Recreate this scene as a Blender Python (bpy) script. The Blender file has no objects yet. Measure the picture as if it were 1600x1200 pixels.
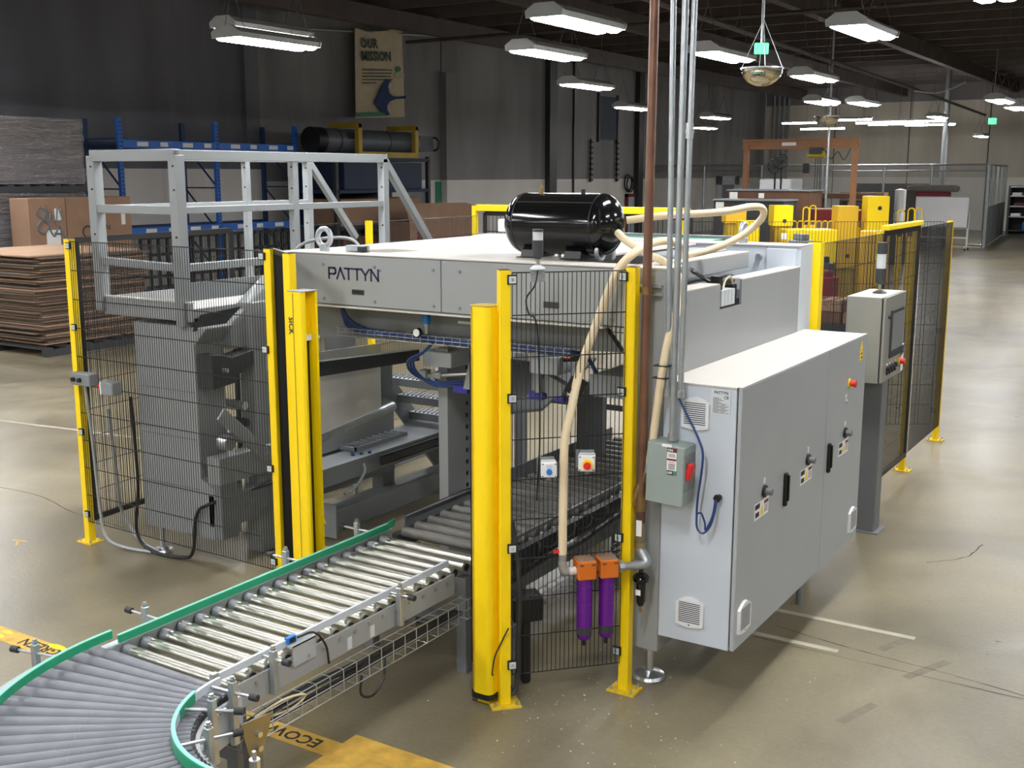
import bpy, bmesh, math, random
from mathutils import Vector, Matrix
random.seed(7)
S = bpy.context.scene
COL = S.collection
PI = math.pi

# ------------------------------------------------------------------ camera, world, exposure
cam_d = bpy.data.cameras.new('camera')
cam = bpy.data.objects.new('camera', cam_d)
COL.objects.link(cam)
cam.location = (0, 0, 2.6)
cam.rotation_euler = (math.radians(90 - 10.5567), 0, math.radians(32.1447))
cam_d.sensor_width = 36.0
cam_d.lens = 39.6
cam_d.clip_end = 200
S.camera = cam
w = bpy.data.worlds.new('world')
S.world = w
w.use_nodes = True
w.node_tree.nodes['Background'].inputs[0].default_value = (0.5, 0.55, 0.62, 1)
w.node_tree.nodes['Background'].inputs[1].default_value = 0.05
S.view_settings.view_transform = 'Standard'
S.view_settings.look = 'None'
S.view_settings.gamma = 1.0
S.view_settings.use_curve_mapping = False
S.view_settings.exposure = 1.25
LAMP = 30.0            # emission strength of the lamp lenses

# ------------------------------------------------------------------ materials
def lin(r, g, b):
    f = lambda c: (c / 255 / 12.92) if c <= 10.3 else ((c / 255 + 0.055) / 1.055) ** 2.4
    return (f(r), f(g), f(b))

MATS = {}
def mat(name, rgb, rough=0.5, metal=0.0, var=0.08, scale=5.0, bump=0.0, bscale=60.0, emit=0.0, spec=0.5, stretch=(1, 1, 1)):
    m = bpy.data.materials.new(name)
    m.use_nodes = True
    nt = m.node_tree
    p = nt.nodes['Principled BSDF']
    c = lin(*rgb)
    p.inputs['Roughness'].default_value = rough
    p.inputs['Metallic'].default_value = metal
    p.inputs['Specular IOR Level'].default_value = spec
    if emit:
        p.inputs['Base Color'].default_value = (*c, 1)
        p.inputs['Emission Color'].default_value = (*c, 1)
        p.inputs['Emission Strength'].default_value = emit
    else:
        tc = nt.nodes.new('ShaderNodeTexCoord')
        mp = nt.nodes.new('ShaderNodeMapping')
        mp.inputs['Scale'].default_value = stretch
        nt.links.new(tc.outputs['Object'], mp.inputs['Vector'])
        n = nt.nodes.new('ShaderNodeTexNoise')
        n.inputs['Scale'].default_value = scale
        n.inputs['Detail'].default_value = 6
        nt.links.new(mp.outputs['Vector'], n.inputs['Vector'])
        r = nt.nodes.new('ShaderNodeValToRGB')
        r.color_ramp.elements[0].position = 0.3
        r.color_ramp.elements[1].position = 0.72
        r.color_ramp.elements[0].color = (*[max(0, v * (1 - var)) for v in c], 1)
        r.color_ramp.elements[1].color = (*[min(1, v * (1 + var)) for v in c], 1)
        nt.links.new(n.outputs['Fac'], r.inputs['Fac'])
        nt.links.new(r.outputs['Color'], p.inputs['Base Color'])
        if bump:
            n2 = nt.nodes.new('ShaderNodeTexNoise')
            n2.inputs['Scale'].default_value = bscale
            n2.inputs['Detail'].default_value = 4
            nt.links.new(mp.outputs['Vector'], n2.inputs['Vector'])
            b = nt.nodes.new('ShaderNodeBump')
            b.inputs['Strength'].default_value = bump
            b.inputs['Distance'].default_value = 0.01
            nt.links.new(n2.outputs['Fac'], b.inputs['Height'])
            nt.links.new(b.outputs['Normal'], p.inputs['Normal'])
    MATS[name] = m
    return m

def see_through(name, rgb, clear, rough=0.4):
    m = mat(name, rgb, rough)
    nt = m.node_tree
    out = nt.nodes['Material Output']
    t = nt.nodes.new('ShaderNodeBsdfTransparent')
    mx = nt.nodes.new('ShaderNodeMixShader')
    mx.inputs[0].default_value = clear
    nt.links.new(nt.nodes['Principled BSDF'].outputs[0], mx.inputs[1])
    nt.links.new(t.outputs[0], mx.inputs[2])
    nt.links.new(mx.outputs[0], out.inputs[0])
    return m

mat('grey', (166, 170, 172), 0.42, 0.0, 0.03, 2)
mat('machine_grey', (148, 151, 150), 0.45, 0.0, 0.03, 2)
mat('grey_dark', (108, 111, 113), 0.45, 0, 0.06, 3)
mat('grey_mid', (126, 130, 132), 0.45, 0, 0.05, 3)
mat('grey_pale', (194, 202, 210), 0.4, 0, 0.03, 2)
mat('rail_grey', (138, 142, 142), 0.45, 0, 0.04, 3)
mat('charcoal', (52, 54, 56), 0.5, 0, 0.08, 3)
mat('cover_white', (200, 195, 186), 0.55, 0, 0.05, 1.2)
mat('white_plastic', (226, 228, 228), 0.35, 0, 0.02)
mat('yellow', (250, 214, 8), 0.38, 0, 0.03, 2)
mat('yellow_worn', (232, 196, 40), 0.55, 0, 0.18, 30)
mat('yellow_tan', (222, 178, 40), 0.45, 0, 0.06, 2)
mat('yellow_dull', (176, 148, 40), 0.5, 0, 0.08, 3)
mat('black', (22, 22, 23), 0.45, 0, 0.1)
mat('black_gloss', (16, 17, 18), 0.12, 0, 0.1)
mat('black_wire', (24, 24, 24), 0.5, 0, 0.05)
mat('steel', (196, 198, 198), 0.28, 0.9, 0.06, 20)
mat('galv', (176, 182, 184), 0.38, 0.75, 0.12, 14)
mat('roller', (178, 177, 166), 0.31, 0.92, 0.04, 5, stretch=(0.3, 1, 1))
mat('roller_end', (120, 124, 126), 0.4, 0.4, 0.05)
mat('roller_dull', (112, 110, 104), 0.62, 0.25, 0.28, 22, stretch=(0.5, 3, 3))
mat('roller_cone', (116, 118, 124), 0.5, 0.0, 0.12, 9)
mat('zinc_olive', (150, 140, 110), 0.4, 0.7, 0.1, 8)
mat('green', (22, 148, 104), 0.35, 0, 0.05)
mat('green_edge', (120, 205, 178), 0.4, 0, 0.04)
mat('copper', (122, 88, 70), 0.42, 0.4, 0.2, 8)
mat('rust_pipe', (96, 66, 48), 0.7, 0.2, 0.35, 30)
mat('brass', (150, 124, 84), 0.4, 0.8, 0.2, 20)
mat('hose', (224, 206, 170), 0.55, 0, 0.05, 6)
mat('purple', (104, 28, 150), 0.25, 0.35, 0.06, 5)
mat('orange_cap', (206, 108, 24), 0.5, 0, 0.06, 8)
mat('red', (214, 42, 40), 0.35, 0, 0.03)
mat('red_dark', (120, 22, 38), 0.45, 0, 0.05)
mat('blue', (28, 120, 200), 0.35, 0, 0.03)
mat('blue_hose', (38, 62, 116), 0.4, 0, 0.08)
mat('blue_pad', (62, 56, 150), 0.5, 0, 0.05)
mat('rack_blue', (36, 108, 200), 0.45, 0, 0.08, 4)
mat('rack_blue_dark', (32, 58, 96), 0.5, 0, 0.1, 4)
mat('navy', (24, 38, 66), 0.6, 0, 0.1, 2)
mat('ink', (30, 30, 66), 0.4, 0, 0.02)
mat('ink_dark', (40, 40, 40), 0.6, 0, 0.05)
mat('paper', (236, 236, 232), 0.6, 0, 0.02)
mat('silver_label', (206, 212, 214), 0.45, 0.1, 0.03)
mat('cardboard', (154, 122, 98), 0.8, 0, 0.1, 3)
mat('cardboard_edge', (106, 90, 76), 0.85, 0, 0.3, 40, stretch=(1, 1, 6))
mat('cardboard_pale', (188, 154, 124), 0.8, 0, 0.08, 2)
mat('cardboard_grey', (120, 112, 104), 0.85, 0, 0.25, 20, stretch=(0.5, 0.5, 5))
mat('wood', (186, 150, 104), 0.75, 0, 0.2, 8)
mat('wood_dark', (96, 66, 46), 0.7, 0, 0.2, 5)
mat('banner', (206, 192, 160), 0.7, 0, 0.06, 4)
mat('banner_blue', (36, 62, 112), 0.7, 0, 0.04)
mat('banner_green', (66, 140, 116), 0.7, 0, 0.04)
mat('banner_ink', (64, 78, 66), 0.7, 0, 0.04)
mat('banner_pale', (196, 178, 156), 0.7, 0, 0.04)
mat('tube_grey', (92, 98, 104), 0.4, 0.1, 0.08, 3)
mat('crane_orange', (150, 104, 66), 0.5, 0, 0.1, 3)
mat('rubber', (44, 44, 44), 0.65, 0, 0.08)
mat('screen', (120, 126, 130), 0.2, 0, 0.03)
mat('hmi_steel', (158, 158, 150), 0.42, 0.35, 0.05, 3)
mat('whiteboard', (246, 247, 248), 0.3, 0, 0.03, 2)
mat('exit_green', (60, 230, 110), 0.5, emit=2.2)
mat('tile_dark', (70, 70, 72), 0.6)
mat('door_grey', (104, 108, 112), 0.5, 0, 0.08)
mat('black_sheet', (34, 32, 32), 0.8, 0, 0.2, 3)
mat('tape_grey', (182, 176, 158), 0.6, 0, 0.12, 12)
mat('tape_yellow', (206, 164, 70), 0.6, 0, 0.2, 14)
mat('debris', (226, 222, 210), 0.8, 0, 0.05)
mat('crack', (58, 52, 44), 0.9, 0, 0.1)
mat('dull_mark', (124, 115, 96), 0.6, 0, 0.15, 20)  # dull brown of the tape residue, also used for the roof slot
mat('hood', (150, 152, 150), 0.4, 0.2, 0.05)
mat('lens', (251, 252, 255), 0.4, emit=LAMP)
mat('strip_lens', (255, 254, 252), 0.4, emit=LAMP * 1.3)
mat('beam_dark', (92, 84, 82), 0.8, 0, 0.15, 2)
mat('pipe_dark', (88, 84, 82), 0.6, 0.3, 0.15, 6)
mat('mirror', (220, 214, 200), 0.06, 1.0, 0.02)
mat('wrap_core', (150, 142, 138), 0.7, 0, 0.15, 4)
see_through('clear', (240, 244, 246), 0.45, 0.08)
see_through('film', (226, 226, 220), 0.30, 0.3)
see_through('stretch_film', (205, 205, 212), 0.45, 0.14)
MATS['stretch_film'].node_tree.nodes['Principled BSDF'].inputs['Metallic'].default_value = 0.6

# shrink film: glossy wrinkled skin
m = MATS['stretch_film']
nt = m.node_tree
tc = nt.nodes.new('ShaderNodeTexCoord'); mp = nt.nodes.new('ShaderNodeMapping'); mp.inputs['Scale'].default_value = (0.5, 0.5, 3.2)
nz = nt.nodes.new('ShaderNodeTexNoise'); nz.inputs['Scale'].default_value = 3.0; nz.inputs['Detail'].default_value = 4; nz.inputs['Distortion'].default_value = 1.2
bp = nt.nodes.new('ShaderNodeBump'); bp.inputs['Strength'].default_value = 1.0; bp.inputs['Distance'].default_value = 0.12
nt.links.new(tc.outputs['Object'], mp.inputs[0]); nt.links.new(mp.outputs[0], nz.inputs['Vector']); nt.links.new(nz.outputs['Fac'], bp.inputs['Height'])
nt.links.new(bp.outputs[0], nt.nodes['Principled BSDF'].inputs['Normal'])

def floor_material():
    m = bpy.data.materials.new('concrete_floor'); m.use_nodes = True
    nt = m.node_tree; p = nt.nodes['Principled BSDF']; L = nt.links.new
    tc = nt.nodes.new('ShaderNodeTexCoord')
    def noise(sc, det, dist=0.0, st=(1, 1, 1), rough=0.55):
        mp = nt.nodes.new('ShaderNodeMapping'); mp.inputs['Scale'].default_value = st
        L(tc.outputs['Object'], mp.inputs[0])
        n = nt.nodes.new('ShaderNodeTexNoise'); n.inputs['Scale'].default_value = sc; n.inputs['Detail'].default_value = det
        n.inputs['Distortion'].default_value = dist; n.inputs['Roughness'].default_value = rough
        L(mp.outputs[0], n.inputs['Vector']); return n
    def ramp(src, stops):
        r = nt.nodes.new('ShaderNodeValToRGB')
        while len(r.color_ramp.elements) < len(stops): r.color_ramp.elements.new(0.5)
        for e, (pos, c) in zip(r.color_ramp.elements, stops):
            e.position = pos; e.color = (*c, 1)
        L(src, r.inputs['Fac']); return r
    a = noise(0.55, 9, 0.6)
    ra = ramp(a.outputs['Fac'], [(0.25, lin(100, 91, 73)), (0.46, lin(124, 115, 93)), (0.60, lin(138, 128, 103)), (0.8, lin(156, 147, 122))])
    b = noise(1.6, 12, 0.0, (1, 0.7, 1), 0.72)
    rb = ramp(b.outputs['Fac'], [(0.25, (0.66, 0.65, 0.63)), (0.5, (0.97, 0.97, 0.97)), (0.75, (1.22, 1.21, 1.17))])
    mx = nt.nodes.new('ShaderNodeMix'); mx.data_type = 'RGBA'; mx.blend_type = 'MULTIPLY'; mx.inputs[0].default_value = 0.85
    L(ra.outputs[0], mx.inputs[6]); L(rb.outputs[0], mx.inputs[7])
    c = noise(38, 6)
    rc = ramp(c.outputs['Fac'], [(0.3, (0.86, 0.86, 0.86)), (0.7, (1.08, 1.08, 1.08))])
    mx2 = nt.nodes.new('ShaderNodeMix'); mx2.data_type = 'RGBA'; mx2.blend_type = 'MULTIPLY'; mx2.inputs[0].default_value = 0.7
    L(mx.outputs[2], mx2.inputs[6]); L(rc.outputs[0], mx2.inputs[7])
    L(mx2.outputs[2], p.inputs['Base Color'])
    rr = ramp(b.outputs['Fac'], [(0.3, (0.26, 0.26, 0.26)), (0.7, (0.44, 0.44, 0.44))])
    L(rr.outputs[0], p.inputs['Roughness'])
    bp = nt.nodes.new('ShaderNodeBump'); bp.inputs['Strength'].default_value = 0.12; bp.inputs['Distance'].default_value = 0.01
    L(c.outputs['Fac'], bp.inputs['Height']); L(bp.outputs[0], p.inputs['Normal'])
    return m

def wall_material(name, upper, lower, split, var=0.3, dark_above=None):
    m = bpy.data.materials.new(name); m.use_nodes = True
    nt = m.node_tree; p = nt.nodes['Principled BSDF']; L = nt.links.new
    p.inputs['Roughness'].default_value = 0.75
    g = nt.nodes.new('ShaderNodeNewGeometry'); sx = nt.nodes.new('ShaderNodeSeparateXYZ')
    L(g.outputs['Position'], sx.inputs[0])
    mp = nt.nodes.new('ShaderNodeMapping'); mp.inputs['Scale'].default_value = (0.9, 0.9, 0.22)
    L(g.outputs['Position'], mp.inputs[0])
    n = nt.nodes.new('ShaderNodeTexNoise'); n.inputs['Scale'].default_value = 0.9; n.inputs['Detail'].default_value = 9
    L(mp.outputs[0], n.inputs['Vector'])
    def two(col, v):
        r = nt.nodes.new('ShaderNodeValToRGB'); c = lin(*col)
        r.color_ramp.elements[0].position = 0.3; r.color_ramp.elements[1].position = 0.75
        r.color_ramp.elements[0].color = (*[k * (1 - v) for k in c], 1); r.color_ramp.elements[1].color = (*[min(1, k * (1 + v)) for k in c], 1)
        L(n.outputs['Fac'], r.inputs[0]); return r
    ru, rl = two(upper, var), two(lower, 0.08)
    gt = nt.nodes.new('ShaderNodeMath'); gt.operation = 'GREATER_THAN'; gt.inputs[1].default_value = split
    L(sx.outputs['Z'], gt.inputs[0])
    mx = nt.nodes.new('ShaderNodeMix'); mx.data_type = 'RGBA'
    L(gt.outputs[0], mx.inputs[0]); L(rl.outputs[0], mx.inputs[6]); L(ru.outputs[0], mx.inputs[7])
    src = mx.outputs[2]
    if dark_above:
        g2 = nt.nodes.new('ShaderNodeMath'); g2.operation = 'GREATER_THAN'; g2.inputs[1].default_value = dark_above[0]
        L(sx.outputs['Z'], g2.inputs[0])
        rd = two(dark_above[1], 0.2)
        m2 = nt.nodes.new('ShaderNodeMix'); m2.data_type = 'RGBA'
        L(g2.outputs[0], m2.inputs[0]); L(src, m2.inputs[6]); L(rd.outputs[0], m2.inputs[7]); src = m2.outputs[2]
    L(src, p.inputs['Base Color'])
    MATS[name] = m
    return m
MATS['floor'] = floor_material()
wall_material('wall_dark', (134, 132, 132), (226, 222, 216), 2.42)
wall_material('wall_dark_tall', (106, 106, 112), (226, 222, 216), 2.72)
wall_material('wall_far', (196, 188, 174), (232, 228, 218), 2.45, 0.18, (6.0, (120, 116, 116)))
wall_material('ceiling', (120, 112, 110), (120, 112, 110), 1.0)

# chain link: far, wires finer than a pixel
m = bpy.data.materials.new('chain_link'); m.use_nodes = True
nt = m.node_tree; L = nt.links.new
p = nt.nodes['Principled BSDF']; p.inputs['Base Color'].default_value = (*lin(150, 152, 152), 1); p.inputs['Metallic'].default_value = 0.4; p.inputs['Roughness'].default_value = 0.5
g = nt.nodes.new('ShaderNodeNewGeometry'); sx = nt.nodes.new('ShaderNodeSeparateXYZ'); L(g.outputs['Position'], sx.inputs[0])
def mth(op, a, b=None):
    n = nt.nodes.new('ShaderNodeMath'); n.operation = op
    for i, v in enumerate((a, b)):
        if v is None: continue
        if isinstance(v, (int, float)): n.inputs[i].default_value = v
        else: L(v, n.inputs[i])
    return n.outputs[0]
hx = mth('ADD', sx.outputs['X'], sx.outputs['Y'])
d1 = mth('LESS_THAN', mth('PINGPONG', mth('ADD', hx, sx.outputs['Z']), 0.04), 0.007)
d2 = mth('LESS_THAN', mth('PINGPONG', mth('SUBTRACT', hx, sx.outputs['Z']), 0.04), 0.007)
fac = mth('MAXIMUM', d1, d2)
t = nt.nodes.new('ShaderNodeBsdfTransparent'); mx = nt.nodes.new('ShaderNodeMixShader')
L(fac, mx.inputs[0]); L(t.outputs[0], mx.inputs[1]); L(p.outputs[0], mx.inputs[2]); L(mx.outputs[0], nt.nodes['Material Output'].inputs[0])
MATS['chain_link'] = m

# ------------------------------------------------------------------ mesh builder
class B:
    def __init__(s): s.v = []; s.f = []
    def add(s, vs, fs):
        o = len(s.v); s.v += [tuple(q) for q in vs]; s.f += [tuple(i + o for i in f) for f in fs]; return s
    def box(s, x0, x1, y0, y1, z0, z1):
        x0, x1 = min(x0, x1), max(x0, x1); y0, y1 = min(y0, y1), max(y0, y1); z0, z1 = min(z0, z1), max(z0, z1)
        return s.add([(x0, y0, z0), (x1, y0, z0), (x1, y1, z0), (x0, y1, z0), (x0, y0, z1), (x1, y0, z1), (x1, y1, z1), (x0, y1, z1)],
                     [(3, 2, 1, 0), (4, 5, 6, 7), (0, 1, 5, 4), (1, 2, 6, 5), (2, 3, 7, 6), (3, 0, 4, 7)])
    def cbox(s, c, size, rz=0.0, rx=0.0, ry=0.0):
        h = [k / 2 for k in size]; R = Matrix.Rotation(rz, 3, 'Z') @ Matrix.Rotation(ry, 3, 'Y') @ Matrix.Rotation(rx, 3, 'X'); c = Vector(c)
        vs = [c + R @ Vector((a * h[0], b * h[1], d * h[2])) for d in (-1, 1) for a, b in ((-1, -1), (1, -1), (1, 1), (-1, 1))]
        return s.add(vs, [(3, 2, 1, 0), (4, 5, 6, 7), (0, 1, 5, 4), (1, 2, 6, 5), (2, 3, 7, 6), (3, 0, 4, 7)])
    def bar(s, p, q, a, b=None, up=(0, 0, 1)):          # rectangular bar from p to q, a = width, b = height
        b = a if b is None else b
        p, q = Vector(p), Vector(q); d = (q - p).normalized(); u = Vector(up)
        if abs(d.dot(u)) > 0.99: u = Vector((0, 1, 0))
        r = d.cross(u).normalized(); u = r.cross(d)
        vs = [e + r * (i * a / 2) + u * (j * b / 2) for e in (p, q) for i, j in ((-1, -1), (1, -1), (1, 1), (-1, 1))]
        return s.add(vs, [(0, 1, 2, 3), (7, 6, 5, 4), (1, 0, 4, 5), (2, 1, 5, 6), (3, 2, 6, 7), (0, 3, 7, 4)])
    def cyl(s, p, q, r, n=14, r2=None, cap=True):
        r2 = r if r2 is None else r2
        p, q = Vector(p), Vector(q); d = (q - p).normalized()
        u = Vector((0, 0, 1)) if abs(d.z) < 0.9 else Vector((1, 0, 0))
        a = d.cross(u).normalized(); b = a.cross(d)
        vs = []
        for e, rr in ((p, r), (q, r2)):
            vs += [e + (a * math.cos(2 * PI * i / n) + b * math.sin(2 * PI * i / n)) * rr for i in range(n)]
        fs = [(i, n + i, n + (i + 1) % n, (i + 1) % n) for i in range(n)]
        if cap: fs += [tuple(range(n)), tuple(reversed(range(n, 2 * n)))]
        return s.add(vs, fs)
    def tube(s, path, r, n=8):
        path = [Vector(q) for q in path]; N = len(path); rings = []; a = None
        for i, q in enumerate(path):
            d = (path[min(i + 1, N - 1)] - path[max(i - 1, 0)]).normalized()
            if a is None:
                u = Vector((0, 0, 1)) if abs(d.z) < 0.9 else Vector((1, 0, 0)); a = d.cross(u).normalized()
            else:
                a = (a - d * a.dot(d)).normalized()
            b = d.cross(a)
            rings.append([q + (a * math.cos(2 * PI * k / n) + b * math.sin(2 * PI * k / n)) * r for k in range(n)])
        vs = [v for ring in rings for v in ring]
        fs = [(i * n + k, i * n + (k + 1) % n, (i + 1) * n + (k + 1) % n, (i + 1) * n + k) for i in range(N - 1) for k in range(n)]
        fs += [tuple(reversed(range(n))), tuple(range((N - 1) * n, N * n))]
        return s.add(vs, fs)
    def lathe(s, prof, c=(0, 0, 0), axis='Z', n=24):     # prof = [(r, h)]
        c = Vector(c); vs = []; N = len(prof)
        for r, h in prof:
            for k in range(n):
                x, y = r * math.cos(2 * PI * k / n), r * math.sin(2 * PI * k / n)
                vs.append(c + Vector({'Z': (x, y, h), 'X': (h, x, y), 'Y': (y, h, x)}[axis]))
        fs = [(i * n + k, i * n + (k + 1) % n, (i + 1) * n + (k + 1) % n, (i + 1) * n + k) for i in range(N - 1) for k in range(n)]
        if prof[0][0] > 1e-6: fs.append(tuple(reversed(range(n))))
        if prof[-1][0] > 1e-6: fs.append(tuple(range((N - 1) * n, N * n)))
        return s.add(vs, fs)
    def prism(s, poly, axis, a, b):                       # poly extruded along an axis; poly coords are the other two axes in order
        def m3(u, v, t): return {'X': (t, u, v), 'Y': (u, t, v), 'Z': (u, v, t)}[axis]
        n = len(poly); vs = [m3(u, v, a) for u, v in poly] + [m3(u, v, b) for u, v in poly]
        return s.add(vs, [tuple(range(n)), tuple(reversed(range(n, 2 * n)))] + [(i, n + i, n + (i + 1) % n, (i + 1) % n) for i in range(n)])
    def ring(s, c, R, r, axis='Y', n=28, m=10):           # torus
        c = Vector(c); vs = []
        for i in range(n):
            t = 2 * PI * i / n
            for k in range(m):
                f = 2 * PI * k / m; rad = R + r * math.cos(f); h = r * math.sin(f); x, y = rad * math.cos(t), rad * math.sin(t)
                vs.append(c + Vector({'Z': (x, y, h), 'X': (h, x, y), 'Y': (x, h, y)}[axis]))
        return s.add(vs, [(i * m + k, ((i + 1) % n) * m + k, ((i + 1) % n) * m + (k + 1) % m, i * m + (k + 1) % m) for i in range(n) for k in range(m)])

def smooth_path(pts, n=8):                                # Catmull-Rom
    P = [Vector(q) for q in pts]; P = [P[0] * 2 - P[1]] + P + [P[-1] * 2 - P[-2]]; out = []
    for i in range(1, len(P) - 2):
        for k in range(n):
            t = k / n; a, b, c, d = P[i - 1:i + 3]
            out.append(0.5 * ((2 * b) + (c - a) * t + (2 * a - 5 * b + 4 * c - d) * t * t + (3 * b - a - 3 * c + d) * t ** 3))
    out.append(P[-2]); return out

OFF = {}
def finish(me, matname, smooth, bevel):
    bm = bmesh.new(); bm.from_mesh(me)
    bmesh.ops.recalc_face_normals(bm, faces=bm.faces)
    if bevel:
        es = [e for e in bm.edges if len(e.link_faces) == 2 and e.calc_face_angle(0) > 0.5]
        bmesh.ops.bevel(bm, geom=es, offset=bevel, segments=1, affect='EDGES', clamp_overlap=True)
    for f in bm.faces: f.smooth = smooth
    if smooth:
        for e in bm.edges:
            if len(e.link_faces) == 2 and e.calc_face_angle(0) > 0.7: e.smooth = False
    bm.to_mesh(me); bm.free()
    me.materials.append(MATS[matname])

def make(name, b, matname, parent=None, smooth=False, bevel=0.0, loc=None):
    off = Vector(OFF.get(parent.name, (0, 0, 0))) if parent else Vector(loc or (0, 0, 0))
    me = bpy.data.meshes.new(name)
    me.from_pydata([Vector(v) - off for v in b.v], [], b.f)
    finish(me, matname, smooth, bevel)
    o = bpy.data.objects.new(name, me); COL.objects.link(o)
    if parent: o.parent = parent
    else: o.location = off
    OFF[o.name] = tuple(off)
    return o

def part(name, b, matname, parent, smooth=False, bevel=0.0, label=None):
    o = make(name, b, matname, parent, smooth, bevel)
    if label: o['label'] = label
    return o

def tag(o, label, cat, group=None):
    o['label'] = label; o['category'] = cat
    if group: o['group'] = group
    return o

def thing(name, label, cat, loc=(0, 0, 0), group=None):
    o = bpy.data.objects.new(name, None); COL.objects.link(o); o.location = loc; o.empty_display_size = 0.1
    OFF[o.name] = tuple(loc); return tag(o, label, cat, group)

def one(name, b, matname, label, cat, group=None, smooth=False, bevel=0.0, loc=None):
    if loc is None:
        n = len(b.v); loc = (sum(v[0] for v in b.v) / n, sum(v[1] for v in b.v) / n, min(v[2] for v in b.v))
    return tag(make(name, b, matname, None, smooth, bevel, loc), label, cat, group)

def struct(name, b, matname, parent=None):
    o = make(name, b, matname, parent)
    if not parent: o['kind'] = 'structure'
    return o

def copy_tree(o, parent=None, loc=None, rotz=None):
    c = o.copy(); COL.objects.link(c)
    if parent: c.parent = parent
    if loc is not None: c.location = loc
    if rotz is not None: c.rotation_euler = (0, 0, rotz)
    for ch in list(o.children): copy_tree(ch, c)
    OFF[c.name] = tuple(c.location) if not parent else OFF.get(parent.name, (0, 0, 0))
    return c

def text(name, s, size, mtx, matname, parent=None, depth=0.0008, align='LEFT', sx=1.0, bold=0.0):
    cu = bpy.data.curves.new(name, 'FONT'); cu.body = s; cu.size = size; cu.extrude = depth; cu.align_x = align; cu.offset = bold; cu.resolution_u = 2
    tmp = bpy.data.objects.new(name, cu); COL.objects.link(tmp)
    me = bpy.data.meshes.new_from_object(tmp)
    bpy.data.objects.remove(tmp); bpy.data.curves.remove(cu)
    off = Vector(OFF.get(parent.name, (0, 0, 0))) if parent else Vector((0, 0, 0))
    me.transform(Matrix.Diagonal((sx, 1, 1, 1))); me.transform(mtx); me.transform(Matrix.Translation(-off))
    me.materials.clear(); me.materials.append(MATS[matname])
    o = bpy.data.objects.new(name, me); COL.objects.link(o); o.name = name
    if parent: o.parent = parent
    OFF[o.name] = tuple(off)
    return o

def face_y(x, y, z):      # text standing on a face that looks to -Y
    return Matrix.Translation((x, y, z)) @ Matrix.Rotation(PI / 2, 4, 'X')
def face_x(x, y, z):      # text standing on a face that looks to +X
    return Matrix.Translation((x, y, z)) @ Matrix.Rotation(PI / 2, 4, 'Z') @ Matrix.Rotation(PI / 2, 4, 'X')

# ------------------------------------------------------------------ the setting
XW, YB, ZC = -20.5, 57.0, 7.0
struct('floor', B().box(-26, 16, -14, YB + 4, -0.2, 0), 'floor')
wl = struct('wall_left', B().box(XW - 0.5, XW - 0.06, -14, YB, 0, ZC), 'beam_dark')
edges = [-14, -6.5, 0.8, 8.1, 15.4 + 5.1, 28.7, 36.75, 44.0, 50.5, YB]
edges = [-14, -2, 6, 13.2, 20.55, 28.6, 34.9, 42.05, 49.5, YB]
for i in range(len(edges) - 1):
    struct('wall_panel', B().box(XW - 0.06, XW, edges[i] + 0.03, edges[i + 1] - 0.03, 0, ZC), 'wall_dark_tall' if edges[i + 1] < 22 else 'wall_dark', wl)
struct('pilaster', B().box(XW, XW + 0.25, 28.5, 29.15, 0, 5.6), 'wall_dark', wl)
struct('pilaster', B().box(XW, XW + 0.2, 34.8, 35.3, 0, ZC), 'charcoal', wl)
struct('pilaster', B().box(XW, XW + 0.2, 41.9, 42.35, 0, ZC), 'charcoal', wl)
struct('pilaster', B().box(XW, XW + 0.15, 20.3, 20.75, 0, ZC), 'wall_dark_tall', wl)
wb = struct('wall_back', B().box(XW, 14.5, YB + 0.06, YB + 0.4, 0, ZC), 'beam_dark')
x = XW
while x < 14:
    struct('wall_panel', B().box(x + 0.03, min(14.5, x + 3.6) - 0.03, YB, YB + 0.06, 0, ZC), 'wall_far', wb)
    x += 3.6
struct('wall_right', B().box(14.5, 14.9, -14, YB, 0, ZC), 'wall_dark')
struct('wall_front', B().box(XW, 14.5, -14.4, -14, 0, ZC), 'wall_dark')
cl = struct('ceiling', B().box(XW - 0.5, 14.9, -14.4, YB + 0.4, ZC, ZC + 0.3), 'ceiling')
y = -12.5
while y < YB:
    struct('purlin', B().box(XW, 14.5, y - 0.05, y + 0.05, ZC - 0.32, ZC), 'beam_dark', cl); y += 2.0
for x in (-18.5, -13.6, -8.7, -3.8, 1.1, 6.0, 10.9):
    struct('girder', B().box(x - 0.12, x + 0.12, -14, YB, ZC - 0.75, ZC - 0.3), 'beam_dark', cl)
# features on the left wall
w1 = struct('window_1', B().box(XW + 0.01, XW + 0.06, 38.75, 40.2, 3.9, 5.5), 'navy')
struct('window_frame', B().box(XW + 0.01, XW + 0.09, 38.65, 38.75, 3.8, 5.6).box(XW + 0.01, XW + 0.09, 40.2, 40.3, 3.8, 5.6), 'charcoal', w1)
for yy in (38.05, 40.2):
    b = B().box(XW + 0.05, XW + 0.1, yy - 0.03, yy + 0.03, 2.3, 3.9)
    for k in range(8): b.box(XW + 0.05, XW + 0.16, yy - 0.07, yy + 0.07, 2.35 + k * 0.2, 2.41 + k * 0.2)
    one('wall_rail', b, 'black', 'black notched rail on the wall below the dark window, %s one' % ('nearer' if yy < 39 else 'farther'), 'rail', 'notched wall rails')
one('wall_conduit', B().box(XW + 0.02, XW + 0.07, 36.76, 36.82, 0, ZC), 'black', 'thin dark conduit running up the grey wall left of the window', 'conduit')
one('wall_sign', B().box(XW + 0.01, XW + 0.04, 28.22, 28.7, 1.72, 2.38).box(XW + 0.04, XW + 0.045, 28.3, 28.6, 1.95, 2.02), 'banner_green', 'small green sign on the white lower wall', 'sign', loc=(XW, 28.45, 1.72))
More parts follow.
